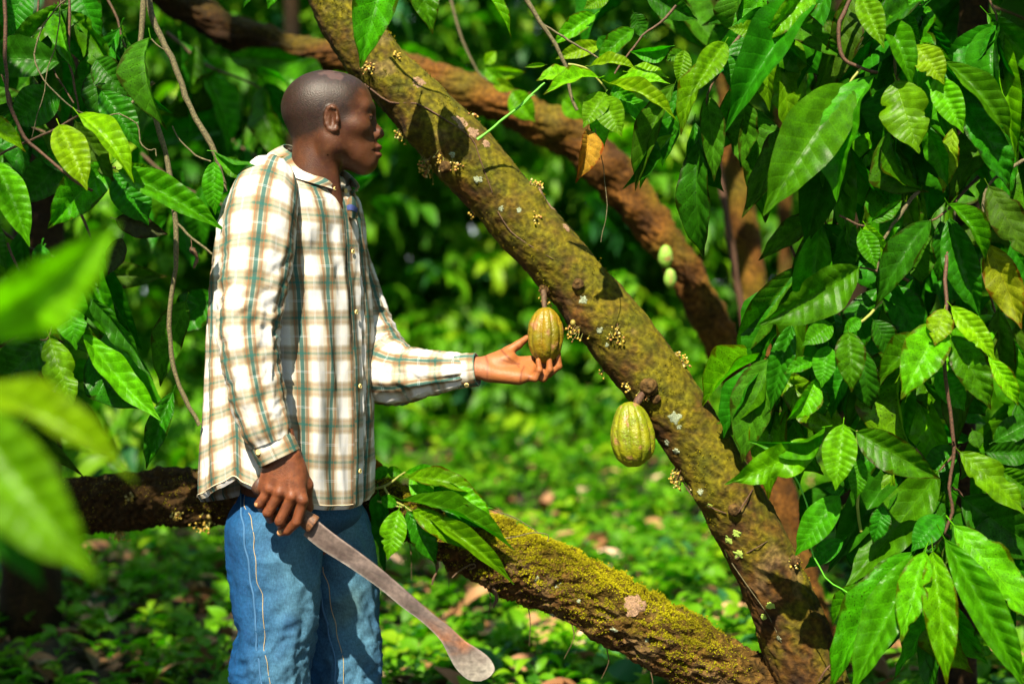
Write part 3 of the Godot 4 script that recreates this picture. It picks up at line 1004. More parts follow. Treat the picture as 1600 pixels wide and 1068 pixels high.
func make_pods() -> void:
	var o := thing("cacao_pod", "yellow-brown speckled cacao pod resting in the man's fingertips", "cacao pod", pt(852, 524, 3.24), "ripening pods on the leaning trunk")
	pod(o, 852, 523, 3.24, 27.5, 42, Color(0.25, 0.155, 0.008), Color(0.155, 0.135, 0.007), 0.06, 1.7)
	part("stalk", one_tube([pt(852, 485, 3.24), pt(851, 474, 3.245), pt(850, 455, 3.27)], 0.0055, 0.0065, 8, 0.2), M.twig, o)
	o = thing("cacao_pod", "larger ribbed yellow-green pod hanging free below a woody knob of the leaning trunk", "cacao pod", pt(988, 678, 3.2), "ripening pods on the leaning trunk")
	pod(o, 988, 678, 3.2, 33, 50, Color(0.22, 0.225, 0.007), Color(0.145, 0.185, 0.007), 0.26, 6.3, 0.10)
	part("stalk", one_tube([pt(992, 632, 3.2), pt(996, 624, 3.2), pt(1008, 612, 3.22)], 0.0085, 0.009, 8, 0.2), M.twig_red, o)

# ---------------------------------------------------------------- leafy branches

func make_sprays() -> void:
	var D := 3.0
	var L := ""
	# --- right: the great hanging leaves under the bent twig
	var o := thing("cacao_branch", "bent twig carrying one huge broad glossy leaf and a long folded leaf", "branch", pt(1365, 112, D))
	twig(o, [[1345, -30], [1318, 20], [1309, 60], [1318, 92], [1345, 106], [1372, 114]], D, 4.0, 2.6, "twig_red")
	twig(o, [[1345, 106], [1335, 122], [1328, 134]], D, 2.4, 2.0, "twig_green")
	leaf(o, 1328, 132, 1192, 338, 108, D, -0.06, 8, 0, "mid")
	leaf(o, 1370, 116, 1308, 316, 74, D, -0.04, 38, 1, "mid")
	leaf(o, 1332, 130, 1245, 290, 70, D + 0.1, 0.05, -30, 2, "dark")
	leaf(o, 1378, 114, 1345, 350, 85, D + 0.18, 0.08, 20, 0, "dark")
	leaf(o, 1350, 120, 1300, 360, 80, D + 0.22, 0.06, -15, 4, "dark")
	o = thing("cacao_branch", "twig whose long shaded leaf hangs slanting, its tip lit, under a shiny yellow-green one", "branch", pt(1290, -20, D))
	twig(o, [[1400, -60], [1340, -40], [1290, -15]], D, 4.0, 2.4)
	leaf(o, 1285, -18, 1133, 207, 74, D, -0.05, 18, 1, "dark")
	leaf(o, 1272, -30, 1182, 72, 52, D - 0.03, -0.05, -12, 4, "bright")
	leaf(o, 1300, -25, 1222, 190, 66, D + 0.12, 0.05, 25, 0, "dark")
	leaf(o, 1330, -20, 1262, 168, 60, D + 0.10, 0.05, -20, 1, "olive")
	leaf(o, 1215, -35, 1140, 48, 48, D + 0.08, 0.03, 15, 2, "mid")
	leaf(o, 1192, 52, 1138, 44, 30, D - 0.02, 0.0, 20, 5, "bright")
	leaf(o, 1165, -30, 1160, 60, 44, D + 0.12, 0.06, 40, 3, "olive")
	leaf(o, 1245, -30, 1235, 60, 46, D + 0.1, 0.0, 30, 3, "dark")
	o = thing("cacao_branch", "short twig with a clear-veined leaf pointing down beside a dark one, above olive undersides", "branch", pt(1150, 62, D + 0.05))
	twig(o, [[1196, 10, 0.1], [1172, 45, 0.05], [1150, 62], [1128, 100], [1108, 148], [1098, 190]], D + 0.05, 3.0, 1.6)
	leaf(o, 1133, 66, 1079, 150, 48, D, -0.05, 6, 4, "bright")
	leaf(o, 1166, 58, 1145, 148, 48, D + 0.03, 0.0, 20, 0, "dark")
	leaf(o, 1170, 166, 1196, 348, 86, D + 0.12, 0.06, -20, 0, "olive")
	leaf(o, 1160, 152, 1158, 262, 62, D + 0.08, 0.02, 30, 2, "olive")
	leaf(o, 1105, 150, 1116, 284, 44, D + 0.06, 0.0, -10, 0, "olive")
	leaf(o, 1092, 218, 1100, 402, 58, D + 0.10, 0.05, 15, 1, "dark")
	leaf(o, 1120, 205, 1132, 300, 46, D + 0.12, 0.05, 25, 3, "dark")
	leaf(o, 1085, 190, 1066, 300, 44, D + 0.14, 0.05, -25, 1, "dark")
	leaf(o, 1140, 140, 1120, 240, 50, D + 0.13, 0.05, -25, 1, "mid")
	# --- upper right
	o = thing("cacao_branch", "twig with a wide rounded leaf in full sun below two narrower shining leaves", "branch", pt(1390, 60, D))
	twig(o, [[1330, -60], [1360, -10], [1388, 40], [1400, 90], [1398, 125]], D, 3.6, 2.0)
	leaf(o, 1345, -8, 1382, 76, 46, D - 0.04, -0.05, -8, 4, "bright")
	leaf(o, 1376, 22, 1425, 140, 48, D, -0.03, -20, 1, "mid")
	leaf(o, 1400, 126, 1437, 240, 88, D - 0.02, -0.04, 5, 6, "bright")
	leaf(o, 1408, 14, 1437, 64, 32, D + 0.04, 0.0, 15, 4, "mid")
	leaf(o, 1402, 128, 1384, 222, 50, D + 0.06, 0.0, 55, 1, "dark")
	leaf(o, 1380, 20, 1350, 150, 60, D + 0.14, 0.05, 30, 3, "dark")
	leaf(o, 1392, 200, 1452, 300, 22, D + 0.02, 0.02, 62, 7, "mid")
	leaf(o, 1415, -20, 1372, 12, 36, D + 0.02, 0.0, -20, 6, "bright")
	leaf(o, 1462, -30, 1410, 22, 36, D + 0.04, 0.0, 20, 4, "mid")
	o = thing("cacao_branch", "twig of torn and whole leaves in a row, sloping down towards the dark reddish trunk", "branch", pt(1430, 60, D + 0.02))
	twig(o, [[1395, -60], [1415, 10], [1432, 66], [1462, 110], [1478, 96]], D + 0.06, 3.2, 1.8)
	leaf(o, 1432, 70, 1476, 132, 52, D - 0.03, -0.02, -12, 5, "lime")
	leaf(o, 1442, 66, 1486, 94, 24, D, 0.0, 20, 4, "bright")
	leaf(o, 1462, 120, 1506, 208, 52, D - 0.02, -0.03, -6, 4, "bright")
	leaf(o, 1478, 96, 1580, 230, 46, D + 0.02, -0.02, -25, 1, "mid")
	leaf(o, 1470, 94, 1560, 150, 34, D + 0.06, 0.0, 30, 3, "dark")
	leaf(o, 1506, 160, 1578, 298, 66, D + 0.03, 0.0, -20, 4, "dark")
	leaf(o, 1492, 198, 1474, 302, 38, D + 0.06, 0.02, 10, 6, "yellow")
	leaf(o, 1448, 200, 1482, 292, 40, D + 0.03, 0.02, 20, 2, "mid")
	leaf(o, 1420, 180, 1390, 330, 66, D + 0.18, 0.06, 20, 0, "dark")
	leaf(o, 1440, 190, 1450, 350, 70, D + 0.22, 0.06, -20, 1, "dark")
	# --- right edge
	o = thing("cacao_branch", "two broad yellowing leaves with pocked blades hanging one above the other", "branch", pt(1545, 290, D))
	twig(o, [[1640, 230], [1580, 262], [1546, 288], [1536, 335], [1545, 378]], D + 0.03, 3.0, 1.8, "twig_grey")
	leaf(o, 1545, 290, 1610, 408, 62, D - 0.02, -0.03, -5, 6, "olive")
	leaf(o, 1546, 382, 1597, 514, 64, D, -0.02, 6, 2, "yellow")
	leaf(o, 1580, 380, 1640, 470, 60, D + 0.1, 0.05, 10, 0, "dark")
	o = thing("cacao_branch", "twig with very dark long leaves hanging over the reddish trunk", "branch", pt(1470, 330, D + 0.08))
	twig(o, [[1560, 240, 0.1], [1510, 296, 0.05], [1472, 335], [1448, 345]], D + 0.1, 3.0, 1.6)
	leaf(o, 1484, 340, 1532, 495, 62, D + 0.05, 0.0, 8, 4, "dark")
	leaf(o, 1482, 318, 1541, 412, 36, D + 0.02, -0.02, -25, 3, "mid")
	leaf(o, 1455, 344, 1368, 480, 58, D + 0.05, 0.0, 15, 1, "dark")
	leaf(o, 1442, 356, 1440, 446, 54, D + 0.1, 0.03, 20, 6, "olive")
	leaf(o, 1470, 345, 1466, 440, 44, D + 0.14, 0.04, -20, 0, "dark")
	leaf(o, 1500, 330, 1560, 350, 26, D + 0.04, 0.0, 30, 5, "olive")
	leaf(o, 1408, 500, 1420, 400, 60, D + 0.18, 0.04, -20, 1, "dark")
	o = thing("cacao_branch", "thin bent twig with small shiny leaves under the broad glossy leaf", "branch", pt(1380, 370, D + 0.04))
	twig(o, [[1436, 298], [1405, 338], [1378, 378], [1370, 420], [1374, 455]], D + 0.04, 3.6, 2.0, "twig_grey")
	twig(o, [[1312, 336], [1336, 350], [1352, 352]], D, 2.0, 1.4)
	leaf(o, 1346, 358, 1370, 420, 38, D, -0.02, -10, 4, "mid")
	leaf(o, 1352, 350, 1390, 395, 32, D + 0.02, 0.0, 30, 0, "lime")
	leaf(o, 1362, 345, 1412, 310, 26, D + 0.03, 0.0, 20, 0, "mid")
	leaf(o, 1338, 352, 1275, 430, 60, D + 0.16, 0.04, 20, 4, "bright")
	leaf(o, 1325, 345, 1300, 430, 48, D + 0.1, 0.04, -30, 1, "dark")
	leaf(o, 1374, 450, 1335, 560, 62, D + 0.14, 0.02, 20, 1, "dark")
	leaf(o, 1380, 445, 1445, 545, 66, D + 0.16, 0.02, -20, 0, "dark")
	# --- the dull broad leaf and the one under it
	o = thing("cacao_branch", "twig reaching out of the foliage with one wide dull leaf, ragged at its end", "branch", pt(1345, 418, D + 0.02))
	twig(o, [[1420, 440], [1385, 425], [1342, 417]], D + 0.04, 2.6, 1.6)
	leaf(o, 1342, 418, 1185, 508, 82, D, -0.04, -14, 5, "mid")
	leaf(o, 1336, 430, 1262, 505, 44, D + 0.06, 0.0, 20, 4, "bright")
	leaf(o, 1350, 420, 1240, 430, 50, D + 0.16, 0.0, 25, 1, "dark")
	# --- the hanging middle twig
	o = thing("cacao_branch", "long hanging reddish twig ending in a sunlit fan of quilted leaves", "branch", pt(1483, 620, D - 0.03))
	twig(o, [[1478, 372, 0.08], [1479, 470, 0.03], [1477, 560], [1484, 640], [1490, 700], [1485, 760], [1489, 800], [1478, 828], [1462, 846], [1450, 858]], D - 0.03, 3.4, 2.2, "twig_red")
	leaf(o, 1476, 482, 1461, 540, 48, D - 0.06, -0.03, 5, 6, "lime")
	leaf(o, 1487, 478, 1557, 564, 42, D - 0.05, -0.03, -12, 5, "lime")
	leaf(o, 1470, 508, 1408, 624, 78, D - 0.04, -0.05, 5, 4, "bright")
	leaf(o, 1488, 524, 1549, 640, 62, D - 0.02, -0.02, -8, 4, "mid")
	leaf(o, 1545, 556, 1592, 634, 34, D, 0.0, -10, 1, "lime")
	leaf(o, 1462, 582, 1508, 642, 48, D + 0.02, 0.0, -15, 0, "mid")
	leaf(o, 1455, 530, 1370, 600, 50, D + 0.05, 0.0, 20, 3, "mid")
	leaf(o, 1500, 560, 1540, 650, 60, D + 0.12, 0.03, 20, 1, "dark")
	leaf(o, 1446, 862, 1408, 1004, 56, D - 0.12, -0.06, 6, 5, "bright")
	leaf(o, 1458, 861, 1480, 1072, 60, D - 0.12, -0.06, -3, 4, "bright")
	leaf(o, 1477, 842, 1602, 1078, 66, D - 0.11, -0.06, -10, 4, "mid")
	leaf(o, 1491, 820, 1618, 976, 78, D - 0.08, -0.06, -14, 6, "bright")
	leaf(o, 1441, 866, 1330, 1086, 72, D - 0.08, -0.06, 14, 4, "mid")
	leaf(o, 1428, 862, 1296, 1082, 66, D - 0.02, -0.02, 22, 4, "mid")
	leaf(o, 1472, 806, 1424, 862, 48, D - 0.02, -0.02, 10, 0, "dark")
	leaf(o, 1446, 946, 1394, 1066, 34, D + 0.0, 0.0, 40, 2, "mid")
	leaf(o, 1462, 850, 1440, 980, 60, D + 0.06, 0.02, 20, 1, "dark")
	leaf(o, 1500, 850, 1560, 1000, 70, D + 0.1, 0.02, -20, 4, "dark")
	o = thing("cacao_branch", "side twig at the picture's edge with a bluish dark broad leaf and glossy pale ones", "branch", pt(1498, 716, D + 0.02))
	twig(o, [[1490, 690, -0.04], [1500, 712], [1515, 720, 0.03]], D, 1.8, 1.2, "twig_red")
	twig(o, [[1489, 760, -0.04], [1498, 768], [1506, 776]], D, 1.8, 1.2, "twig_red")
	leaf(o, 1503, 776, 1640, 868, 100, D + 0.03, 0.02, 6, 0, "dark")
	leaf(o, 1501, 706, 1606, 806, 58, D - 0.03, -0.03, -16, 6, "bright")
	leaf(o, 1562, 732, 1630, 778, 50, D - 0.01, 0.0, 10, 4, "mid")
	leaf(o, 1540, 706, 1630, 704, 44, D + 0.04, 0.0, 10, 0, "dark")
	leaf(o, 1553, 690, 1625, 650, 46, D + 0.04, 0.0, -10, 4, "dark")
	leaf(o, 1520, 672, 1532, 701, 26, D - 0.02, 0.0, 0, 4, "mid")
	leaf(o, 1496, 700, 1440, 742, 46, D + 0.1, 0.0, 10, 0, "dark")
	leaf(o, 1530, 800, 1600, 900, 80, D + 0.1, 0.04, -10, 1, "dark")
	# --- centre right cluster
	o = thing("cacao_branch", "cluster of small heart-shaped and oval leaves above the brightest sunlit leaf", "branch", pt(1310, 520, D))
	twig(o, [[1378, 470, 0.05], [1350, 500, 0.02], [1318, 528], [1296, 560], [1282, 590]], D + 0.02, 2.6, 1.4, "twig_green")
	leaf(o, 1300, 506, 1254, 540, 42, D - 0.03, -0.02, 8, 0, "mid")
	leaf(o, 1345, 498, 1318, 520, 26, D - 0.02, 0.0, 0, 0, "mid")
	leaf(o, 1294, 540, 1284, 606, 44, D - 0.02, -0.02, 5, 0, "mid")
	leaf(o, 1326, 518, 1331, 613, 54, D - 0.03, -0.02, -4, 4, "mid")
	leaf(o, 1272, 562, 1225, 584, 28, D - 0.02, 0.0, 15, 0, "mid")
	leaf(o, 1275, 592, 1229, 657, 40, D - 0.01, 0.0, -20, 3, "bright")
	leaf(o, 1278, 600, 1290, 650, 42, D + 0.02, 0.0, 30, 4, "dark")
	leaf(o, 1238, 505, 1204, 642, 46, D + 0.03, 0.02, 5, 4, "dark")
	leaf(o, 1350, 545, 1362, 640, 52, D + 0.04, 0.02, 10, 1, "dark")
	leaf(o, 1340, 560, 1300, 655, 48, D + 0.06, 0.02, 20, 3, "dark")
	leaf(o, 1365, 500, 1395, 560, 44, D + 0.06, 0.02, -20, 0, "dark")
	o = thing("cacao_branch", "drooping fan of folded leaves tucked against the upper side of the leaning trunk", "branch", pt(1206, 556, D + 0.24))
	twig(o, [[1262, 500, 0.0], [1230, 535], [1206, 556], [1190, 574]], D + 0.26, 2.4, 1.4, "twig_green")
	leaf(o, 1200, 558, 1097, 637, 34, D + 0.24, 0.0, 40, 7, "bright")
	leaf(o, 1198, 562, 1119, 662, 30, D + 0.22, 0.0, -40, 7, "mid")
	leaf(o, 1196, 566, 1131, 684, 38, D + 0.2, 0.0, 30, 1, "dark")
	leaf(o, 1202, 560, 1160, 722, 80, D + 0.18, 0.0, 12, 0, "olive")
	leaf(o, 1208, 562, 1205, 700, 60, D + 0.22, 0.0, -20, 1, "dark")
	leaf(o, 1212, 560, 1225, 690, 54, D + 0.26, 0.02, 20, 0, "dark")
	o = thing("cacao_branch", "slim stem bearing wide bright sunlit leaves that overlap the leaning trunk", "branch", pt(1345, 675, D - 0.02))
	twig(o, [[1345, 830, 0.06], [1340, 770, 0.04], [1336, 715, 0.0], [1338, 672]], D, 2.6, 1.6, "twig_green")
	leaf(o, 1289, 667, 1167, 688, 30, D - 0.02, -0.03, -30, 3, "mid")
	leaf(o, 1280, 694, 1132, 757, 64, D - 0.05, -0.05, -4, 6, "bright")
	leaf(o, 1318, 662, 1306, 766, 62, D - 0.05, -0.03, 3, 4, "bright")
	leaf(o, 1338, 674, 1470, 748, 66, D - 0.04, -0.04, 6, 0, "mid")
	leaf(o, 1345, 716, 1338, 780, 34, D - 0.01, 0.0, 5, 0, "mid")
	leaf(o, 1312, 774, 1243, 868, 56, D, 0.0, 8, 0, "mid")
	leaf(o, 1320, 768, 1286, 764, 22, D + 0.02, 0.0, 10, 0, "dark")
	leaf(o, 1318, 843, 1258, 888, 36, D + 0.04, 0.0, 10, 5, "dark")
	leaf(o, 1347, 912, 1301, 978, 26, D + 0.03, 0.0, 20, 3, "mid")
	twig(o, [[1240, 740], [1262, 790], [1266, 850], [1290, 900], [1330, 930]], D, 1.4, 1.2, "tendril", "tendril")
	o = thing("cacao_branch", "pair of very large shaded leaves with wavy margins under the sunlit cluster", "branch", pt(1466, 735, D + 0.06))
	twig(o, [[1500, 700], [1482, 722], [1466, 735]], D + 0.08, 2.2, 1.6)
	leaf(o, 1466, 735, 1320, 920, 84, D + 0.04, -0.02, 10, 2, "mid")
	leaf(o, 1476, 752, 1352, 950, 96, D + 0.12, 0.0, -6, 2, "dark")
	leaf(o, 1380, 790, 1364, 850, 38, D + 0.0, 0.0, -10, 4, "dark")
	leaf(o, 1430, 700, 1350, 810, 70, D + 0.16, 0.02, 14, 0, "dark")
	leaf(o, 1380, 690, 1320, 770, 50, D + 0.14, 0.02, 14, 1, "dark")
	leaf(o, 1490, 700, 1470, 830, 60, D + 0.14, 0.02, 24, 0, "dark")
	leaf(o, 1517, 1012, 1553, 1018, 24, D + 0.3, 0.0, 10, 6, "mid")
	# --- the sunlit tuft above the trunk
	o = thing("sunlit_sprig", "tuft of lime and green leaves in sunlight above the leaning trunk", "branch", pt(940, 128, D + 0.12))
	twig(o, [[812, -20], [845, 35], [868, 70], [885, 105], [893, 150], [902, 172]], D + 0.2, 4.0, 2.6, "twig_grey")
	twig(o, [[848, 38], [880, 58], [908, 74], [940, 92]], D + 0.2, 2.2, 1.4, "twig_grey")
	twig(o, [[888, 98], [915, 104], [938, 128], [948, 142]], D + 0.14, 2.0, 1.4, "twig_green")
	twig(o, [[1056, 8], [1030, 36], [1004, 56], [985, 82], [960, 115]], D + 0.16, 2.2, 1.4, "twig")
	leaf(o, 897, 115, 838, 126, 26, D + 0.08, -0.02, 42, 5, "lime")
	leaf(o, 852, 101, 818, 105, 10, D + 0.08, 0.0, 10, 0, "bright")
	leaf(o, 936, 121, 849, 148, 24, D + 0.05, -0.04, 42, 1, "lime")
	leaf(o, 922, 103, 998, 110, 22, D + 0.08, -0.02, -42, 1, "lime")
	leaf(o, 961, 129, 1048, 131, 22, D + 0.06, -0.04, -42, 5, "lime")
	leaf(o, 980, 112, 1046, 122, 24, D + 0.1, 0.0, -42, 5, "lime")
	leaf(o, 952, 130, 1059, 190, 30, D + 0.04, -0.03, -32, 1, "lime")
	leaf(o, 946, 145, 911, 200, 44, D + 0.06, -0.03, 14, 0, "bright")
	leaf(o, 943, 151, 972, 214, 52, D + 0.05, -0.03, 4, 0, "bright")
	leaf(o, 936, 172, 944, 230, 36, D + 0.1, 0.0, 10, 0, "bright")
	leaf(o, 980, 152, 1027, 210, 36, D + 0.1, 0.0, -10, 0, "mid")
	leaf(o, 960, 130, 1000, 180, 44, D + 0.14, 0.0, 15, 4, "mid")
	leaf(o, 990, 45, 931, 103, 36, D + 0.1, 0.0, 20, 0, "mid")
	leaf(o, 1048, 72, 984, 80, 28, D + 0.08, 0.0, -20, 3, "mid")
	leaf(o, 1070, 78, 1060, 132, 32, D + 0.06, 0.0, -5, 4, "bright")
	leaf(o, 1068, 80, 1040, 96, 24, D + 0.1, 0.0, 15, 0, "mid")
	leaf(o, 935, 58, 956, 78, 28, D + 0.14, 0.0, 15, 0, "dark")
	leaf(o, 1110, 92, 1064, 212, 36, D + 0.05, -0.02, 25, 1, "bright")
	leaf(o, 1055, 130, 993, 298, 42, D + 0.1, 0.0, 20, 1, "olive")
	leaf(o, 1010, 196, 972, 296, 26, D + 0.12, 0.0, -30, 3, "dark")
	leaf(o, 1052, 210, 1000, 295, 28, D + 0.13, 0.0, 30, 1, "bright")
	leaf(o, 1060, 140, 1035, 260, 50, D + 0.2, 0.02, 15, 0, "dark")
	leaf(o, 940, 70, 868, 92, 30, D + 0.3, 0.0, 15, 0, "lime")
	leaf(o, 930, 22, 862, 72, 36, D + 0.35, 0.0, 15, 0, "bright")
	leaf(o, 952, -8, 912, 14, 30, D + 0.3, 0.0, 15, 4, "bright")
	leaf(o, 1010, -12, 1090, 30, 44, D + 0.2, 0.0, 10, 0, "dark")
	leaf(o, 990, 20, 1010, 60, 34, D + 0.25, 0.0, 10, 2, "dark")
	o = thing("dead_leaf", "single curled brown dead leaf hanging below the sunlit tuft", "leaf", pt(918, 202, D + 0.06))
	leaf(o, 918, 202, 899, 286, 40, D + 0.06, -0.02, -18, 3, "dead")
	leaf(o, 924, 206, 938, 250, 14, D + 0.08, -0.02, 30, 7, "dead")
	twig(o, [[930, 200], [944, 262], [948, 320], [944, 352], [939, 378]], D + 0.06, 0.9, 0.6, "twig_grey", "stalk")
	o = thing("green_tendril", "thin bright green climbing shoot reaching from the trunk to the sunlit tuft", "vine", pt(745, 215, D + 0.24))
	twig(o, [[745, 217], [765, 204], [790, 184], [815, 165], [834, 146], [852, 130]], D + 0.22, 2.4, 1.6, "tendril", "shoot")
	twig(o, [[815, 166], [830, 152], [836, 150]], D + 0.21, 1.0, 0.6, "tendril", "side_shoot")
	o = thing("blurred_sprig", "soft-focus sprig of yellow-green leaves lying over the orange trunk", "branch", pt(770, 110, 4.3))
	twig(o, [[700, -20], [722, 60], [745, 110], [770, 130]], 4.3, 2.4, 1.4, "twig_grey")
	leaf(o, 765, 108, 822, 112, 24, 4.2, 0.0, 20, 0, "lime")
	leaf(o, 758, 100, 775, 80, 22, 4.2, 0.0, 0, 0, "lime")
	leaf(o, 758, 106, 790, 132, 24, 4.2, 0.0, 10, 0, "bright")
	leaf(o, 800, 142, 836, 190, 46, 4.2, 0.0, 10, 4, "bright")
	leaf(o, 770, 126, 805, 140, 24, 4.2, 0.0, 10, 0, "lime")
	leaf(o, 880, 155, 915, 185, 36, 4.2, 0.0, 10, 0, "bright")
	# --- top middle: three tips that hang into the picture
	o = thing("cacao_branch", "big glossy leaf and two smaller ones hanging down in front of the leaning trunk", "branch", pt(610, -60, D + 0.1))
	twig(o, [[560, -120], [590, -80], [625, -50], [660, -60]], D + 0.12, 3.0, 1.6)
	leaf(o, 606, -62, 563, 108, 80, D + 0.08, -0.03, 6, 0, "mid")
	leaf(o, 648, -52, 676, 54, 58, D + 0.08, -0.02, -6, 4, "mid")
	leaf(o, 735, -30, 799, 60, 24, D + 0.1, 0.0, -35, 1, "bright")
	leaf(o, 440, -40, 418, 14, 30, D + 0.2, 0.0, 10, 0, "mid")
	leaf(o, 400, -40, 380, 12, 26, D + 0.25, 0.0, 10, 0, "dark")
	# --- left: sunlit leaves before the dark
	o = thing("cacao_branch", "twig with two lime-yellow ribbed leaves catching the sun before the dark foliage", "branch", pt(112, 188, D))
	twig(o, [[-30, 258], [30, 226], [80, 204], [122, 180]], D + 0.02, 2.4, 1.8, "twig")
	leaf(o, 92, 195, 136, 298, 62, D - 0.03, -0.04, -6, 4, "lime")
	leaf(o, 122, 178, 209, 286, 48, D - 0.03, -0.03, -24, 1, "lime")
	leaf(o, 118, 190, 178, 284, 46, D + 0.02, 0.0, 10, 2, "olive")
	o = thing("cacao_branch", "branch with one long glossy leaf that points at the man's shoulder", "branch", pt(180, 262, D + 0.08))
	twig(o, [[-20, 300, 0.1], [60, 275, 0.08], [120, 262, 0.04], [180, 262]], D + 0.1, 2.6, 1.6)
	leaf(o, 184, 266, 353, 362, 52, D + 0.02, -0.02, -18, 4, "mid")
	leaf(o, 190, 262, 256, 268, 34, D + 0.05, 0.0, 25, 4, "bright")
	leaf(o, 174, 256, 74, 357, 72, D + 0.05, -0.02, 10, 4, "mid")
	leaf(o, 178, 270, 232, 352, 68, D + 0.1, 0.02, -10, 4, "dark")
	leaf(o, 110, 240, 30, 320, 66, D + 0.14, 0.0, 10, 4, "dark")
	leaf(o, 150, 250, 60, 250, 56, D + 0.12, 0.0, 14, 0, "dark")
	leaf(o, 180, 342, 262, 366, 44, D + 0.12, 0.0, 14, 2, "black")
	leaf(o, 190, 372, 168, 430, 36, D + 0.14, 0.0, 14, 2, "black")
	o = thing("cacao_branch", "bright leaves cut off by the picture's edge beside the thin red creeper", "branch", pt(-10, 245, D - 0.02))
	twig(o, [[-80, 220], [-40, 235], [-8, 250]], D, 2.2, 1.6)
	leaf(o, -8, 252, 46, 386, 58, D - 0.04, -0.03, -8, 4, "bright")
	leaf(o, -30, 186, 40, 238, 34, D - 0.04, 0.0, -20, 1, "lime")
	leaf(o, -40, 330, 10, 420, 60, D + 0.1, 0.0, 10, 0, "dark")
	o = thing("cacao_branch", "twigs of dark broad leaves in deep shade in the upper corner", "branch", pt(100, 90, D + 0.25))
	twig(o, [[112, -40], [106, 50], [112, 120], [124, 175]], D + 0.22, 2.4, 1.6)
	twig(o, [[60, -40], [62, 60], [90, 120], [116, 160]], D + 0.28, 2.0, 1.2)
	leaf(o, 95, 96, -40, 92, 74, D + 0.24, 0.0, 14, 0, "dark")
	leaf(o, 92, 142, 18, 196, 72, D + 0.2, 0.0, 14, 4, "dark")
	leaf(o, 150, 92, 204, 152, 58, D + 0.2, 0.0, 10, 4, "dark")
	leaf(o, 158, 142, 218, 232, 58, D + 0.18, 0.0, -10, 4, "dark")
	leaf(o, 150, 110, 160, 200, 46, D + 0.22, 0.0, 20, 0, "dark")
	leaf(o, 40, -20, 10, 60, 60, D + 0.3, 0.0, 14, 0, "dark")
	leaf(o, 120, -20, 160, 60, 64, D + 0.34, 0.0, 14, 0, "dark")
	o = thing("hanging_branch", "two mottled hanging branches meeting at the top, one long dusty leaf between them", "branch", pt(224, -10, D + 0.12))
	twig(o, [[224, -30], [222, 30], [216, 90], [226, 135], [240, 170], [256, 235], [268, 300], [275, 370], [270, 440], [265, 510], [270, 570], [288, 620], [312, 664]], D + 0.12, 5.0, 3.4, "twig_grey")
	twig(o, [[226, -20], [242, 40], [268, 90], [290, 150], [312, 196], [330, 226], [340, 260], [352, 300]], D + 0.16, 5.2, 4.0, "twig_grey")
	twig(o, [[240, 128], [226, 140], [208, 162]], D + 0.13, 3.0, 2.4, "twig_grey")
	twig(o, [[276, 350], [300, 372], [330, 398]], D + 0.12, 2.4, 1.8, "twig_grey")
	twig(o, [[330, 250], [305, 242], [280, 220], [270, 196]], D + 0.16, 1.6, 1.0, "twig_grey")
	twig(o, [[236, 60], [246, 72], [256, 78]], D + 0.14, 1.2, 0.9, "twig_grey")
	leaf(o, 234, 58, 262, 204, 52, D + 0.1, -0.02, 30, 3, "olive")
	leaf(o, 334, 236, 445, 243, 20, D + 0.1, 0.0, 30, 3, "mid")
	leaf(o, 334, 252, 336, 336, 38, D + 0.12, 0.0, 10, 0, "mid")
	leaf(o, 346, 250, 398, 276, 34, D + 0.14, 0.0, 10, 0, "mid")
	leaf(o, 270, 612, 228, 732, 40, D + 0.1, 0.0, 10, 4, "dark")
	leaf(o, 290, 470, 250, 604, 58, D + 0.3, 0.0, 20, 0, "olive")
	leaf(o, 330, 456, 262, 520, 70, D + 0.5, 0.0, 20, 2, "dark")
	o = thing("dry_capsule", "small dark dried pod dangling from the hanging branch near the man's back", "pod", pt(299, 384, D + 0.1))
	part("stalk", one_tube([pt(298, 372, D + 0.12), pt(299, 380, D + 0.12), pt(299, 388, D + 0.12)], 0.0012, 0.0012, 5), M.twig, o)
	part("capsule", one_tube([pt(299, 386, D + 0.12), pt(298, 394, D + 0.12), pt(300, 404, D + 0.12), pt(301, 416, D + 0.12), pt(301, 419, D + 0.12)], 0.006, 0.003, 8, 0.8), M.twig, o)
	o = thing("red_creeper", "thin reddish climbing stem sweeping down past the lime leaves and ending in a cut tip", "vine", pt(8, -10, D))
	twig(o, [[6, -30], [8, 60], [11, 140], [24, 190], [46, 224], [80, 252], [112, 278], [144, 298]], D - 0.02, 3.2, 2.4, "twig_red", "stem")
	o = thing("curling_vine", "pale thread-like vine looping down from the top and curling at its end", "vine", pt(108, -5, D + 0.05))
	twig(o, [[112, -4], [86, 14], [62, 48], [54, 84], [68, 124], [94, 154], [130, 176], [160, 184], [186, 178], [214, 192], [220, 220], [232, 232], [243, 232], [244, 244]], D + 0.04, 1.3, 1.0, "twig_grey", "stem")
	twig(o, [[96, -10], [90, 55], [76, 105], [64, 160], [50, 215]], D + 0.1, 1.0, 0.7, "twig_grey", "stem")
	# --- left middle: the damaged leaves
	o = thing("cacao_branch", "branch of spotted, damaged green leaves drooping left of the man's sleeve", "branch", pt(85, 515, D + 0.04))
	twig(o, [[-40, 560], [20, 530], [62, 500], [84, 490], [98, 450]], D + 0.12, 3.6, 2.4)
	twig(o, [[84, 490], [80, 515], [72, 530], [62, 530]], D + 0.06, 1.8, 1.2)
	leaf(o, 104, 440, 119, 547, 66, D, -0.02, 12, 6, "mid")
	leaf(o, 77, 528, 116, 645, 58, D, -0.03, 4, 6, "bright")
	leaf(o, 130, 522, 251, 657, 48, D, -0.03, -16, 2, "bright")
	leaf(o, 142, 466, 240, 596, 36, D + 0.06, 0.0, 25, 2, "dark")
	leaf(o, 74, 528, -12, 612, 76, D + 0.08, 0.0, 10, 0, "dark")
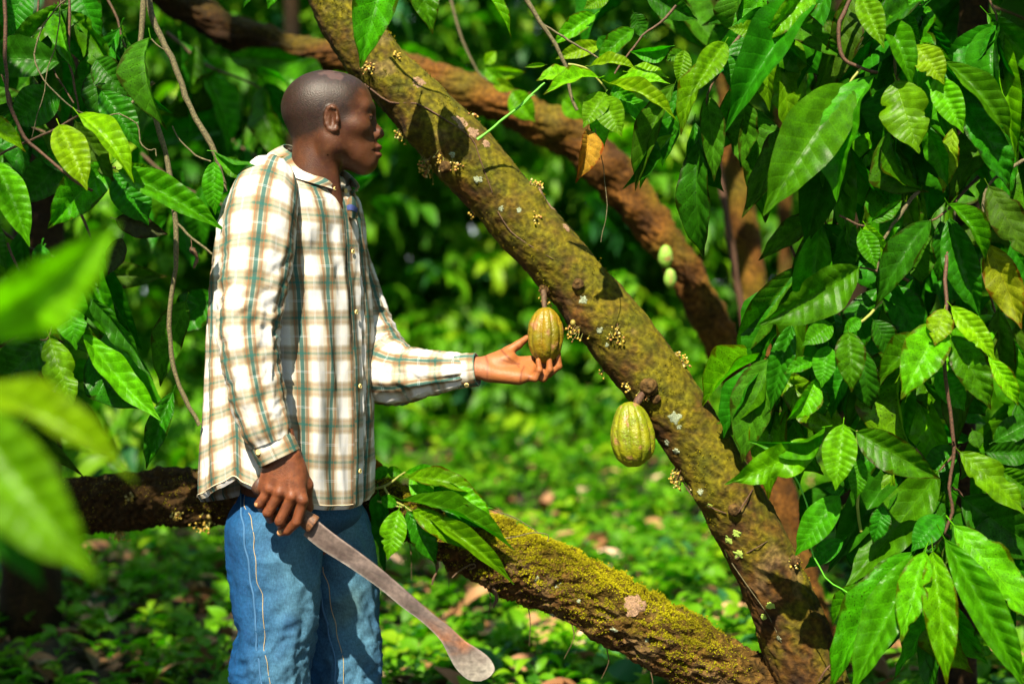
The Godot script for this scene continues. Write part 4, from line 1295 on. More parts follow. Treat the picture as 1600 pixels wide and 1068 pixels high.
	leaf(o, 40, 420, 20, 520, 60, D + 0.2, 0.0, 10, 0, "dark")
	leaf(o, 150, 540, 230, 640, 40, D + 0.1, 0.0, 40, 3, "dark")
	# --- close to the lens, out of focus
	o = thing("near_leaf_branch", "soft blurred lime leaf close to the viewer, pointing up", "branch", pt(-60, 500, 1.5))
	twig(o, [[-120, 560], [-80, 540], [-40, 515]], 1.52, 4.0, 3.0)
	leaf(o, -46, 512, 186, 348, 120, 1.5, -0.04, 24, 0, "lime")
	o = thing("near_leaf_branch", "soft blurred pale-sheened green leaves close to the viewer, drooping", "branch", pt(-60, 640, 1.4))
	twig(o, [[-140, 590], [-90, 605], [-50, 630]], 1.42, 5.0, 4.0)
	leaf(o, -56, 634, 154, 906, 150, 1.4, -0.05, 14, 4, "bright")
	leaf(o, -50, 616, 214, 756, 78, 1.5, -0.02, -25, 1, "lime")
	leaf(o, -40, 700, 68, 920, 84, 1.46, 0.0, 12, 0, "dark")
	# --- the leafy shoot lying on the low trunk
	o = thing("cacao_shoot", "leafy shoot with overlapping fresh leaves lying on the mossy low trunk beside the jeans", "branch", pt(600, 770, 3.40))
	twig(o, [[578, 766], [600, 760], [618, 750], [634, 738]], 3.40, 2.4, 1.4, "twig_green")
	twig(o, [[598, 760], [612, 778], [624, 786], [646, 798]], 3.38, 2.0, 1.4, "twig_green")
	twig(o, [[590, 782], [608, 786], [628, 792]], 3.38, 1.6, 1.2, "twig_green")
	leaf(o, 634, 738, 702, 748, 24, 3.40, 0.0, -20, 1, "mid")
	leaf(o, 636, 746, 756, 778, 36, 3.37, -0.02, -25, 1, "bright")
	leaf(o, 684, 750, 778, 796, 28, 3.36, -0.02, 20, 5, "mid")
	leaf(o, 640, 744, 690, 772, 36, 3.40, 0.0, 25, 3, "bright")
	leaf(o, 696, 763, 772, 818, 32, 3.34, -0.02, -30, 4, "bright")
	leaf(o, 678, 760, 772, 826, 44, 3.37, 0.0, 15, 0, "dark")
	leaf(o, 628, 781, 806, 862, 34, 3.35, -0.03, -30, 1, "mid")
	leaf(o, 645, 797, 736, 862, 40, 3.33, -0.03, -8, 4, "bright")
	leaf(o, 664, 802, 804, 914, 36, 3.33, -0.04, -12, 1, "bright")
	leaf(o, 623, 796, 605, 875, 48, 3.32, -0.02, 4, 5, "bright")
	leaf(o, 636, 798, 682, 882, 48, 3.36, 0.0, -8, 0, "dark")
	leaf(o, 606, 730, 583, 750, 22, 3.40, 0.0, 10, 0, "mid")
	leaf(o, 606, 732, 632, 742, 20, 3.42, 0.0, 10, 0, "mid")
	leaf(o, 590, 770, 600, 904, 36, 3.40, 0.0, 35, 2, "dark")
	leaf(o, 596, 776, 622, 790, 24, 3.38, 0.0, 10, 0, "mid")
	o = thing("dead_leaf", "small curled dry leaf stuck on top of the low trunk beside the shirt front", "leaf", pt(580, 738, 3.48))
	leaf(o, 584, 742, 578, 714, 16, 3.46, 0.0, 40, 7, "dead")
	leaf(o, 586, 740, 592, 722, 10, 3.46, 0.0, 10, 3, "dead")
	o = thing("dry_stalk", "thin dry stalk arching over the golden moss of the low trunk", "twig", pt(760, 800, 3.36))
	twig(o, [[758, 794], [790, 804], [820, 818], [842, 834]], 3.34, 0.9, 0.7, "twig_grey", "stalk")
	twig(o, [[790, 842], [815, 834], [840, 833], [856, 836], [857, 846]], 3.34, 0.9, 0.7, "twig_grey", "stalk")
	twig(o, [[706, 902], [724, 888], [740, 880], [743, 886], [732, 890]], 3.34, 1.3, 0.8, "twig", "stalk")
	for p in [[676, 896, "under the leafy shoot"], [774, 932, "under the middle of the low trunk"]]:
		o = thing("dry_capsule", "small dark dried pod hanging " + p[2], "pod", pt(p[0], p[1], 3.38))
		part("capsule", one_tube([pt(p[0] - 1, p[1] - 22, 3.38), pt(p[0], p[1] - 10, 3.38), pt(p[0] + 1, p[1], 3.38), pt(p[0], p[1] + 14, 3.38), pt(p[0], p[1] + 17, 3.38)], 0.004, 0.004, 8, 1.2), M.twig, o)
	# --- hanging clusters of long narrow leaves that make the mass on the right dense
	var where2 := [
		[1210, 20, 3.12, 8, "over the slender brown trunk, at the very top"], [1300, 190, 3.16, 7, "under the huge broad leaf"], [1440, 20, 3.14, 8, "above the wide rounded leaf"],
		[1560, 40, 3.1, 8, "in the upper corner before the reddish trunk"], [1580, 190, 3.16, 7, "above the two yellowing leaves"], [1400, 230, 3.18, 8, "between the rounded leaf and the bent grey twig"], [1290, 350, 3.2, 7, "above the dull ragged leaf"],
		[1560, 500, 3.14, 8, "under the two yellowing leaves"], [1420, 560, 3.18, 8, "behind the sun-spotted leaf"], [1250, 430, 3.24, 6, "before the pale thin trunk"], [1230, 590, 3.2, 6, "beside the drooping fan of folded leaves"],
		[1590, 640, 3.12, 7, "at the rim, below the spotted lime leaf"], [1400, 740, 3.16, 8, "behind the two wavy shaded leaves"], [1560, 820, 3.1, 7, "behind the bluish dark leaf"], [1440, 890, 3.26, 6, "behind the quilted fan, low down"],
		[100, 20, 3.3, 7, "in the upper corner behind the curling vine"], [190, 60, 3.4, 6, "between the two mottled hanging branches"], [20, 170, 3.3, 7, "behind the thin reddish creeper"], [40, 460, 3.2, 6, "above the spotted damaged leaves"], [150, 400, 3.4, 6, "under the long glossy leaf"]]
	for s in where2:
		o = thing("hanging_cluster", "hanging cluster of long narrow leaves " + s[4], "branch", pt(s[0], s[1], s[2]), "hanging clusters of long narrow leaves")
		var x: float = s[0]
		var y: float = s[1]
		var d: float = s[2]
		var left: bool = x < 300.0
		twig(o, [[x - 30, y - 80], [x - 8, y - 30], [x, y], [x + 6, y + 14]], d, 2.2, 1.4)
		for j in s[3]:
			var f: float = (j + 0.5) / s[3] - 0.5
			var ang := deg_to_rad(90.0 - f * 95.0 + rng.randfn(0, 9))
			var ln := rng.randf_range(120, 215) * (0.85 if left else 1.0)
			var bx := x - 14.0 * f + rng.randfn(0, 5)
			var by := y - 20.0 * absf(f) + rng.randfn(0, 7)
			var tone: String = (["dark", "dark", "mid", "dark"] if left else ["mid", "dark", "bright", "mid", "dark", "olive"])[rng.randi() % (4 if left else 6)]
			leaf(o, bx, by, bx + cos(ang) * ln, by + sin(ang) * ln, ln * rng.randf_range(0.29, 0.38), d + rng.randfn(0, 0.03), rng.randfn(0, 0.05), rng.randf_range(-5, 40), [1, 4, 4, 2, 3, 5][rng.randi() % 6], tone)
	# --- branches further in, which close the gaps with shaded leaves
	var names := ["beside the reddish trunk, high up", "behind the huge broad leaf", "between the dull wide leaf and the reddish trunk", "behind the drooping fan", "low down behind the quilted fan", "at the picture's edge below the dark trunk's middle", "behind the yellowing pair", "behind the lime pair", "under the dark upper corner", "behind the near blurred leaves", "above the damaged leaves", "high behind the sunlit tuft", "at the foot of the reddish trunk", "behind the pair of wavy shaded leaves", "in the blur between the hanging branches and the man's head", "in the blur just behind the man's shoulder", "in the blur behind the man's back"]
	var spots := [[1560, 40, 4.0], [1280, 60, 3.7], [1420, 400, 3.6], [1300, 520, 3.6], [1400, 840, 3.5], [1590, 560, 3.7], [1600, 330, 3.6], [60, 230, 3.7], [40, 60, 3.8], [30, 620, 3.6], [60, 420, 3.6], [1060, 30, 3.9], [1540, 900, 3.6], [1380, 640, 3.6], [350, 140, 4.6], [420, 280, 5.0], [310, 330, 4.4]]
	for k in spots.size():
		var s: Array = spots[k]
		o = thing("shaded_branch", "branch of shaded leaves " + names[k], "branch", pt(s[0], s[1], s[2]), "shaded branches further in")
		var x: float = s[0]
		var y: float = s[1]
		var d: float = s[2]
		twig(o, [[x - 90, y - 90], [x - 30, y - 40], [x + 20, y - 20], [x + 70, y + 5]], d, 2.8, 1.6)
		for j in 9:
			var t := j / 8.0
			var bx := x - 90 + 160 * t + rng.randfn(0, 10)
			var by := y - 90 + 95 * t + rng.randfn(0, 10)
			var ang := deg_to_rad(90 + rng.randfn(0, 38) + 30 * (0.5 - t) * 2.0)
			var ln := rng.randf_range(90, 160)
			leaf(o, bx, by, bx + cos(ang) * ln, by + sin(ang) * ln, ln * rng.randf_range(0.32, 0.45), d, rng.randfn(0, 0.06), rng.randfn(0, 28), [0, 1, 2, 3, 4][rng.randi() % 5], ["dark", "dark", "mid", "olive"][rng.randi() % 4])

# ---------------------------------------------------------------- bodies: a field of blended tapered capsules and ellipsoids, meshed as surface nets

class Blob:
	var a: Vector3
	var b: Vector3
	var ab: Vector3
	var len2: float
	var ra: float
	var rb: float
	var k: float
	var cut: bool
	var round_: bool       # ellipsoid
	var inv: Basis         # into the ellipsoid's axes
	var r: Vector3

	func dist(p: Vector3) -> float:
		if round_:
			var q := inv * (p - a)
			var s := q / r
			var k0 := s.length()
			if k0 < 1e-5:
				return -minf(r.x, minf(r.y, r.z))
			return k0 * (k0 - 1.0) / (s / r).length()
		var h := clampf((p - a).dot(ab) / len2, 0.0, 1.0)
		return (p - a - ab * h).length() - lerpf(ra, rb, h)

func cap(a: Vector3, b: Vector3, ra: float, rb: float, k: float, cut := false) -> Blob:
	var o := Blob.new()
	o.a = a
	o.b = b
	o.ab = b - a
	o.len2 = maxf(o.ab.length_squared(), 1e-9)
	o.ra = ra
	o.rb = rb
	o.k = k
	o.cut = cut
	return o

func ell(c: Vector3, r: Vector3, k: float, axes := Basis.IDENTITY, cut := false) -> Blob:
	var o := Blob.new()
	o.a = c
	o.b = c
	o.round_ = true
	o.inv = axes.inverse()
	o.r = r
	o.k = k
	o.cut = cut
	return o

func field(L: Array, p: Vector3) -> float:
	var d := 1e3
	for o: Blob in L:
		var e := o.dist(p)
		if o.cut:
			e = -e
			var h := maxf(o.k - absf(d - e), 0.0)
			d = maxf(d, e) + h * h / (4.0 * o.k)
		else:
			var h := maxf(o.k - absf(d - e), 0.0)
			d = minf(d, e) - h * h / (4.0 * o.k)
	return d

func nets(st: SurfaceTool, L: Array, lo: Vector3, hi: Vector3, cell: float, tint: Callable) -> void:
	const B := 5
	var n := Vector3i(((hi - lo) / (cell * B)).ceil())
	var R := cell * B * 0.87
	var vert := {}
	var P := PackedVector3Array()
	var quads := []
	var X := n.x * B + 2
	var XY := X * (n.y * B + 2)
	for bz in n.z:
		for by in n.y:
			for bx in n.x:
				var o := lo + Vector3(bx, by, bz) * cell * B
				var c := o + Vector3.ONE * cell * B * 0.5
				var ds := PackedFloat32Array()
				var dmin := 1e3
				for q: Blob in L:
					var e := q.dist(c)
					ds.append(e)
					if not q.cut:
						dmin = minf(dmin, e)
				if dmin > R * 1.6 + 0.012:
					continue
				var S := []
				for i in L.size():
					var q: Blob = L[i]
					if q.cut:
						if ds[i] < R * 1.5 + q.k:
							S.append(q)
					elif ds[i] < dmin + 2.0 * R * 1.3 + q.k:
						S.append(q)
				var f := field(S, c)
				if absf(f) > R * 1.8 + 0.004:
					continue
				var G := PackedFloat32Array()
				G.resize((B + 1) * (B + 1) * (B + 1))
				var g := 0
				for k in B + 1:
					for j in B + 1:
						for i in B + 1:
							G[g] = field(S, o + Vector3(i, j, k) * cell)
							g += 1
				for k in B:
					for j in B:
						for i in B:
							var at := i + j * (B + 1) + k * (B + 1) * (B + 1)
							var v := [G[at], G[at + 1], G[at + B + 1], G[at + B + 2], G[at + (B + 1) * (B + 1)], G[at + (B + 1) * (B + 1) + 1], G[at + (B + 1) * (B + 1) + B + 1], G[at + (B + 1) * (B + 1) + B + 2]]
							var inside := 0
							for q in v:
								if q < 0.0:
									inside += 1
							if inside == 0 or inside == 8:
								continue
							var sum := Vector3.ZERO
							var cnt := 0
							for e in 12:
								var ax := e / 4
								var w := e % 4
								var c0 := 0
								if ax == 0:
									c0 = (w & 1) * 2 + (w >> 1) * 4
								elif ax == 1:
									c0 = (w & 1) + (w >> 1) * 4
								else:
									c0 = (w & 1) + (w >> 1) * 2
								var c1 := c0 + (1 << ax)
								var a0: float = v[c0]
								var a1: float = v[c1]
								if (a0 < 0.0) == (a1 < 0.0):
									continue
								var t := a0 / (a0 - a1)
								var p0 := Vector3(c0 & 1, (c0 >> 1) & 1, c0 >> 2)
								var p1 := Vector3(c1 & 1, (c1 >> 1) & 1, c1 >> 2)
								sum += p0.lerp(p1, t)
								cnt += 1
							var gi := bx * B + i
							var gj := by * B + j
							var gk := bz * B + k
							var key := gi + gj * X + gk * XY
							vert[key] = P.size()
							P.append(o + (Vector3(i, j, k) + sum / cnt) * cell)
							var s0: bool = v[0] < 0.0
							if s0 != (v[1] < 0.0):
								quads.append([key, key - X, key - X - XY, key - XY, s0])
							if s0 != (v[2] < 0.0):
								quads.append([key, key - XY, key - XY - 1, key - 1, s0])
							if s0 != (v[4] < 0.0):
								quads.append([key, key - 1, key - 1 - X, key - X, s0])
	var N := PackedVector3Array()
	N.resize(P.size())
	var I := PackedInt32Array()
	for q in quads:
		if not (vert.has(q[1]) and vert.has(q[2]) and vert.has(q[3])):
			continue
		var a: int = vert[q[0]]
		var b: int = vert[q[1]]
		var c: int = vert[q[2]]
		var d: int = vert[q[3]]
		if not q[4]:
			var t := b
			b = d
			d = t
		# clockwise from outside
		var m := (P[c] - P[a]).cross(P[d] - P[b])
		N[a] += m
		N[b] += m
		N[c] += m
		N[d] += m
		I.append_array(PackedInt32Array([a, c, b, a, d, c]))
	var C := PackedColorArray()
	C.resize(P.size())
	for i in P.size():
		N[i] = N[i].normalized()
		var col: Color = tint.call(P[i], N[i])
		P[i] -= N[i] * (1.0 - col.a) * 0.01      # creases
		col.a = 1.0
		C[i] = col
	var arr := []
	arr.resize(Mesh.ARRAY_MAX)
	arr[Mesh.ARRAY_VERTEX] = P
	arr[Mesh.ARRAY_NORMAL] = N
	arr[Mesh.ARRAY_COLOR] = C
	arr[Mesh.ARRAY_INDEX] = I
	var am := ArrayMesh.new()
	am.add_surface_from_arrays(Mesh.PRIMITIVE_TRIANGLES, arr)
	st.append_from(am, 0, Transform3D())

# ---------------------------------------------------------------- the man

var head_at: Transform3D
const LH := 3.24   # depth of the outstretched hand
const CREASES := [[784, 547, 798, 562, 1.0], [798, 562, 806, 566, 1.0], [806, 566, 811, 573, 0.7], [783, 561, 800, 567, 0.8], [800, 567, 811, 568, 0.9], [813, 596, 815, 580, 0.9], [815, 580, 819, 572, 0.8], [824, 596, 828, 586, 0.8], [759, 556, 762, 566, 0.8], [762, 566, 761, 592, 0.6], [835, 579, 842, 581, 0.7], [846, 584, 853, 588, 0.7], [808, 541, 812, 547, 0.6]]
const RH := 2.965   # depth of the hand with the machete

func hp(v: Array) -> Vector3:
	return head_at * (Vector3(v[0], v[1], v[2]) * 0.001)

func lh(px: float, py: float, z: float) -> Vector3:
	return pt(px, py, LH - z * 0.001)

func rh(px: float, py: float, z: float) -> Vector3:
	return pt(px, py, RH - z * 0.001)

func head_blobs() -> Array:
	var L := []
	var A := head_at.basis
	L.append(ell(hp([-8, 30, 0]), Vector3(0.101, 0.086, 0.076), 0.01, A))
	L.append(ell(hp([34, 42, 0]), Vector3(0.057, 0.060, 0.064), 0.02, A))
	L.append(ell(hp([48, -28, 0]), Vector3(0.047, 0.066, 0.058), 0.03, A))
	L.append(ell(hp([64, -62, 0]), Vector3(0.045, 0.040, 0.042), 0.03, A))
	L.append(ell(hp([83, -88, 0]), Vector3(0.022, 0.018, 0.023), 0.020, A))
	L.append(cap(hp([-24, -40, 0]), hp([-44, -200, 0]), 0.055, 0.056, 0.03))
	for s in [-1.0, 1.0]:
		L.append(cap(hp([10, -52, 54 * s]), hp([76, -92, 15 * s]), 0.017, 0.014, 0.030))
		L.append(cap(hp([8, -20, 58 * s]), hp([10, -56, 54 * s]), 0.016, 0.018, 0.03))
		L.append(ell(hp([60, -12, 46 * s]), Vector3(0.027, 0.018, 0.020), 0.025, A))
		L.append(cap(hp([86, 31, 8 * s]), hp([76, 33, 42 * s]), 0.012, 0.012, 0.016))
		L.append(cap(hp([-6, -44, 58 * s]), hp([22, -190, 22 * s]), 0.012, 0.013, 0.022))
	# nose and lips
	L.append(cap(hp([91, 16, 0]), hp([110, -18, 0]), 0.0075, 0.0100, 0.012))
	L.append(ell(hp([111, -23, 0]), Vector3(0.0115, 0.0100, 0.0120), 0.006, A))
	for s in [-1.0, 1.0]:
		L.append(ell(hp([101, -28, 12.5 * s]), Vector3(0.0115, 0.0085, 0.0085), 0.006, A))
	L.append(ell(hp([107, -53, 0]), Vector3(0.0115, 0.0075, 0.0230), 0.006, A))
	L.append(ell(hp([106, -70, 0]), Vector3(0.0125, 0.0085, 0.0200), 0.006, A))
	L.append(cap(hp([121, -61.5, -6]), hp([121, -61.5, 6]), 0.0028, 0.0028, 0.004, true))
	for s in [-1.0, 1.0]:
		L.append(cap(hp([121, -61.5, 6 * s]), hp([101, -63.5, 26 * s]), 0.0028, 0.0022, 0.004, true))
		L.append(ell(hp([100, 11, 31 * s]), Vector3(0.014, 0.011, 0.016), 0.010, A, true))
		L.append(ell(hp([81, 10, 31 * s]), Vector3(0.0155, 0.0140, 0.0155), 0.004, A))
		L.append(cap(hp([94.5, 9, 22 * s]), hp([90, 8, 42 * s]), 0.0016, 0.0016, 0.002, true))
		# ears
		var E := A * Basis(Vector3.UP, -0.32 * s) * Basis(Vector3(0, 0, 1), 0.10)
		var ec := hp([6, -2, 76 * s])
		L.append(ell(ec, Vector3(0.0165, 0.0290, 0.0085), 0.006, E))
		L.append(ell(ec + E * Vector3(0.002, 0.002, 0.0085 * s), Vector3(0.0105, 0.0195, 0.0085), 0.003, E, true))
		var prev := Vector3.ZERO
		for i in 9:
			var a := -1.1 + 4.2 * i / 8.0
			var p := ec + E * Vector3(-sin(a + 0.5) * 0.0150 + 0.001, cos(a + 0.5) * 0.0265 + 0.001, 0.0060 * s)
			if i > 0:
				L.append(cap(prev, p, 0.0036, 0.0036, 0.003))
			prev = p
		L.append(cap(ec + E * Vector3(-0.005, 0.013, 0.003 * s), ec + E * Vector3(-0.007, -0.010, 0.004 * s), 0.003, 0.0032, 0.003))
		L.append(ell(ec + E * Vector3(0.012, -0.004, 0.003 * s), Vector3(0.0050, 0.0065, 0.0050), 0.004, E))
		L.append(ell(ec + E * Vector3(0.005, -0.0235, 0.002 * s), Vector3(0.0085, 0.0085, 0.0060), 0.004, E))
	return L

func finger(L: Array, J: Array, R: Array, k: float) -> void:
	for i in J.size() - 1:
		L.append(cap(J[i], J[i + 1], R[i], R[i + 1], k))

func left_hand_blobs() -> Array:
	var L := []
	var mcp := [lh(822, 589, 17), lh(829, 583, 5), lh(832, 574, -9), lh(830, 563, -23)]
	# wrist and forearm
	L.append(cap(lh(700, 572, 0), lh(756, 569, -7), 0.021, 0.0175, 0.02))
	L.append(cap(lh(700, 582, 4), lh(757, 580, 6), 0.021, 0.0175, 0.02))
	for i in 4:
		L.append(cap(lh(764, 584 - i * 5, 9 - i * 7), mcp[i], 0.0150, 0.0115 if i < 3 else 0.0110, 0.016))
	L.append(ell(lh(786, 562, -8), Vector3(0.030, 0.016, 0.020), 0.016, Basis(Vector3(0, 0, 1), 0.35)))
	L.append(cap(lh(768, 586, 12), lh(810, 592, 18), 0.013, 0.0125, 0.014))
	L.append(cap(lh(772, 562, -14), lh(795, 548, -24), 0.0150, 0.0115, 0.014))
	finger(L, [lh(793, 549, -24), lh(809, 539, -26), lh(823, 528, -22)], [0.0120, 0.0100, 0.0072], 0.004)
	finger(L, [mcp[0], lh(836, 591, 24), lh(843, 578, 27), lh(841, 563, 25)], [0.0098, 0.0082, 0.0074, 0.0060], 0.003)
	finger(L, [mcp[1], lh(849, 591, 8), lh(859, 577, 14), lh(858, 559, 14)], [0.0104, 0.0089, 0.0080, 0.0064], 0.003)
	finger(L, [mcp[2], lh(857, 584, -9), lh(873, 572, -4), lh(872, 554, -2)], [0.0106, 0.0091, 0.0082, 0.0066], 0.003)
	finger(L, [mcp[3], lh(852, 572, -26), lh(866, 566, -26), lh(872, 552, -22)], [0.0108, 0.0094, 0.0085, 0.0072], 0.003)
	return L

func right_hand_blobs() -> Array:
	var L := []
	var mcp := [rh(421, 764, 8), rh(437, 770, 15), rh(456, 776, 17), rh(473, 782, 12)]
	L.append(cap(rh(420, 650, -2), rh(436, 712, 0), 0.024, 0.0190, 0.02))
	L.append(cap(rh(432, 646, -2), rh(454, 708, 0), 0.024, 0.0190, 0.02))
	for i in 4:
		L.append(cap(rh(433 + i * 8, 718 - i * 1, 4), mcp[i], 0.0150, 0.0118, 0.014))
	L.append(ell(rh(448, 745, -2), Vector3(0.040, 0.046, 0.020), 0.016, Basis(Vector3(0, 0, 1), -0.25)))
	L.append(cap(rh(420, 735, -8), rh(414, 762, -8), 0.016, 0.016, 0.014))
	# first dorsal muscle and the thumb, which closes on the far side of the handle
	finger(L, [rh(464, 725, -6), rh(478, 758, -16), rh(480, 792, -36), rh(462, 806, -46)], [0.0150, 0.0135, 0.0112, 0.0090], 0.010)
	finger(L, [mcp[0], rh(405, 787, 6), rh(410, 794, -20), rh(424, 786, -34)], [0.0112, 0.0102, 0.0092, 0.0080], 0.0022)
	finger(L, [mcp[1], rh(418, 801, 10), rh(422, 810, -18), rh(437, 800, -34)], [0.0118, 0.0108, 0.0096, 0.0082], 0.0022)
	finger(L, [mcp[2], rh(437, 814, 11), rh(440, 822, -18), rh(454, 812, -34)], [0.0120, 0.0110, 0.0098, 0.0084], 0.0022)
	finger(L, [mcp[3], rh(463, 815, 10), rh(449, 829, 0), rh(438, 832, -10)], [0.0116, 0.0106, 0.0094, 0.0078], 0.0022)
	# knuckles and tendons
	for m in mcp:
		L.append(ell(m + Vector3(0, 0.002, 0.006), Vector3.ONE * 0.0085, 0.008))
	for i in 4:
		L.append(cap(rh(440 + i * 5, 722, 18), mcp[i] + Vector3(0, 0, 0.008), 0.0022, 0.0032, 0.006))
	return L

func body_blobs() -> Array:
	var L := []
	L.append(cap(hp([-40, -140, 0]), pt(470, 330, 3.25), 0.052, 0.060, 0.04))
	L.append(cap(pt(462, 345, 3.25), pt(452, 720, 3.25), 0.105, 0.118, 0.05))
	L.append(cap(pt(425, 325, 3.12), pt(500, 337, 3.37), 0.045, 0.045, 0.05))
	L.append(cap(pt(467, 770, 3.24), pt(467, 800, 3.24), 0.110, 0.110, 0.05))
	L.append(cap(pt(412, 315, 3.08), pt(392, 500, 3.01), 0.048, 0.038, 0.04))
	L.append(cap(pt(392, 500, 3.01), pt(426, 690, 3.02), 0.038, 0.026, 0.02))
	L.append(cap(pt(505, 335, 3.40), pt(575, 560, 3.38), 0.048, 0.038, 0.04))
	L.append(cap(pt(575, 565, 3.38), pt(735, 577, 3.245), 0.038, 0.026, 0.02))
	L.append(cap(pt(435, 800, 3.18), pt(432, 990, 3.13), 0.075, 0.052, 0.05))
	L.append(cap(pt(432, 990, 3.13), pt(436, 1285, 3.16), 0.052, 0.034, 0.03))
	L.append(cap(pt(508, 800, 3.30), pt(534, 990, 3.33), 0.072, 0.052, 0.05))
	L.append(cap(pt(534, 990, 3.33), pt(540, 1285, 3.36), 0.052, 0.034, 0.03))
	return L

func skin_head(p: Vector3, n: Vector3) -> Color:
	var q := head_at.affine_inverse() * p * 1000.0
	var z := absf(q.z)
	var c := Color(0.078, 0.027, 0.011).lerp(Color(0.053, 0.018, 0.008), clampf(0.5 + n3(p, 25.0), 0.0, 1.0))
	c = c.lerp(Color(0.125, 0.047, 0.020), 0.5 * smoothstep(30.0, 80.0, q.x) * smoothstep(20.0, -50.0, q.y))
	# cropped hair: from the forehead back, round the ear and down to the nape
	var edge := 85.0
	for e in [[110.0, 85.0, 75.0, 72.0], [75.0, 72.0, 40.0, 52.0], [40.0, 52.0, 20.0, 44.0], [20.0, 44.0, -5.0, 32.0], [-5.0, 32.0, -30.0, 20.0]]:
		if q.y <= e[0]:
			edge = lerpf(e[1], e[3], clampf((e[0] - q.y) / (e[0] - e[2]), 0.0, 1.0))
	var low := lerpf(-46.0, -14.0, smoothstep(-90.0, 26.0, q.x))
	var hair := smoothstep(-13.0, 13.0, edge - q.x + 10.0 * n3(p, 40.0)) * smoothstep(-13.0, 13.0, q.y - low + 6.0 * n3(p, 60.0))
	hair *= 1.0 - smoothstep(71.0, 75.0, z) * smoothstep(1.25, 0.95, Vector2((q.x - 6.0) / 17.0, (q.y + 2.0) / 30.0).length())
	c = c.lerp(Color(0.010, 0.006, 0.005).lerp(Color(0.024, 0.013, 0.011), clampf(0.5 + 2.2 * n3(p, 420.0), 0.0, 1.0)), hair * 0.88)
	# nostril, lids
	for s in [-1.0, 1.0]:
		c = c.lerp(Color(0.012, 0.005, 0.004), exp(-pow(Vector3(q.x - 106.0, q.y + 33.0, q.z - 9.0 * s).length() / 4.5, 2.0)))
	var lid := exp(-pow((q.y - 9.0 - 0.03 * (q.x - 85.0)) / 2.2, 2.0)) * smoothstep(74.0, 82.0, q.x) * smoothstep(14.0, 20.0, z) * smoothstep(46.0, 40.0, z)
	c = c.lerp(Color(0.015, 0.008, 0.007), lid * 0.9)
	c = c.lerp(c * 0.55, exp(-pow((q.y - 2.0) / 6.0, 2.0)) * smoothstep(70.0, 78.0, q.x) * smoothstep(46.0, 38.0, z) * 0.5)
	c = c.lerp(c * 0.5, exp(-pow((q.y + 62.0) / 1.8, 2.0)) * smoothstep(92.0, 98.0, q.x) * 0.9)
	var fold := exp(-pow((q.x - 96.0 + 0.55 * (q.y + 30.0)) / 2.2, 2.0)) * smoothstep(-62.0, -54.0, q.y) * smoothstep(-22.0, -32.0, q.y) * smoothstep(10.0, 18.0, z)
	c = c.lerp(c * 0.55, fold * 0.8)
	c = c.lerp(Color(0.115, 0.045, 0.020), 0.35 * (1.0 - hair) * smoothstep(0.15, 0.5, n3(p, 55.0)))
	# eyebrow, lips, the bald scar
	var brow := exp(-pow((q.y - 37.0) / 4.5, 2.0)) * smoothstep(62.0, 74.0, q.x) * smoothstep(8.0, 14.0, z) * smoothstep(50.0, 40.0, z)
	c = c.lerp(Color(0.02, 0.012, 0.010), brow * 0.8)
	var lips := exp(-pow((q.y + 61.0) / 11.0, 2.0)) * smoothstep(100.0, 106.0, q.x) * smoothstep(26.0, 20.0, z)
	c = c.lerp(Color(0.17, 0.060, 0.045), lips * 0.6)
	var s := Vector2((q.x - 4.0) / 30.0, (q.y - 104.0 + 0.25 * q.x) / 13.0)
	if q.z > 0.0 and n.y > 0.0:
		var k := smoothstep(1.05, 0.75, s.length() + 0.8 * n3(p, 38.0))
		c = c.lerp(Color(0.13, 0.072, 0.060), k * 0.35)
	return c

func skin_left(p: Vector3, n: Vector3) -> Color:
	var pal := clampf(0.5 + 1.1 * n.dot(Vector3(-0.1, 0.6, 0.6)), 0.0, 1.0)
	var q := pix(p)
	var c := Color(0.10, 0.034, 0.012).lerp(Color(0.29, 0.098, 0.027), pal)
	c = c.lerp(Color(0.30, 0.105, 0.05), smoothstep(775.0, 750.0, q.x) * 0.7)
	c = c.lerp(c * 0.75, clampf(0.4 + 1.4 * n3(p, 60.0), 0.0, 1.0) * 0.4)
	# the lines of the palm and of the finger joints
	var line := 0.0
	if n.dot(fwd) < 0.1:
		for s in CREASES:
			var a := Vector2(s[0], s[1])
			var b := Vector2(s[2], s[3])
			var v := Vector2(q.x, q.y)
			var h := clampf((v - a).dot(b - a) / (b - a).length_squared(), 0.0, 1.0)
			line = maxf(line, exp(-pow(v.distance_to(a.lerp(b, h)) / 1.7, 2.0)) * s[4])
	c = c.lerp(Color(0.11, 0.026, 0.008), line * 0.85)
	c.a = 1.0 - line * 0.16
	return c

func skin_right(p: Vector3, _n: Vector3) -> Color:
	var c := Color(0.170, 0.053, 0.020).lerp(Color(0.110, 0.034, 0.013), clampf(0.5 + 1.2 * n3(p, 40.0), 0.0, 1.0))
	var q := pix(p)
	if Vector2(q.x - 435.0, q.y - 833.0).length() < 5.0 or Vector2(q.x - 399.0, q.y - 788.0).length() < 3.0:
		c = Color(0.52, 0.27, 0.12)
	c = c.lerp(Color(0.07, 0.025, 0.014), smoothstep(0.25, 0.5, n3(p, 120.0)) * 0.5)
	var wr := absf(n3(Vector3(p.x * 90.0, p.y * 220.0, p.z * 90.0), 1.0))
	var kn := 0.0
	for m in [[421, 764], [437, 770], [456, 776], [473, 782], [406, 787], [419, 801], [438, 814], [463, 815]]:
		kn = maxf(kn, exp(-pow(Vector2(q.x - m[0], q.y - m[1]).length() / 8.0, 2.0)))
	var cr := smoothstep(0.10, 0.0, wr) * kn
	c = c.lerp(Color(0.06, 0.02, 0.012), cr * 0.6)
	c.a = 1.0 - cr * 0.05
	return c

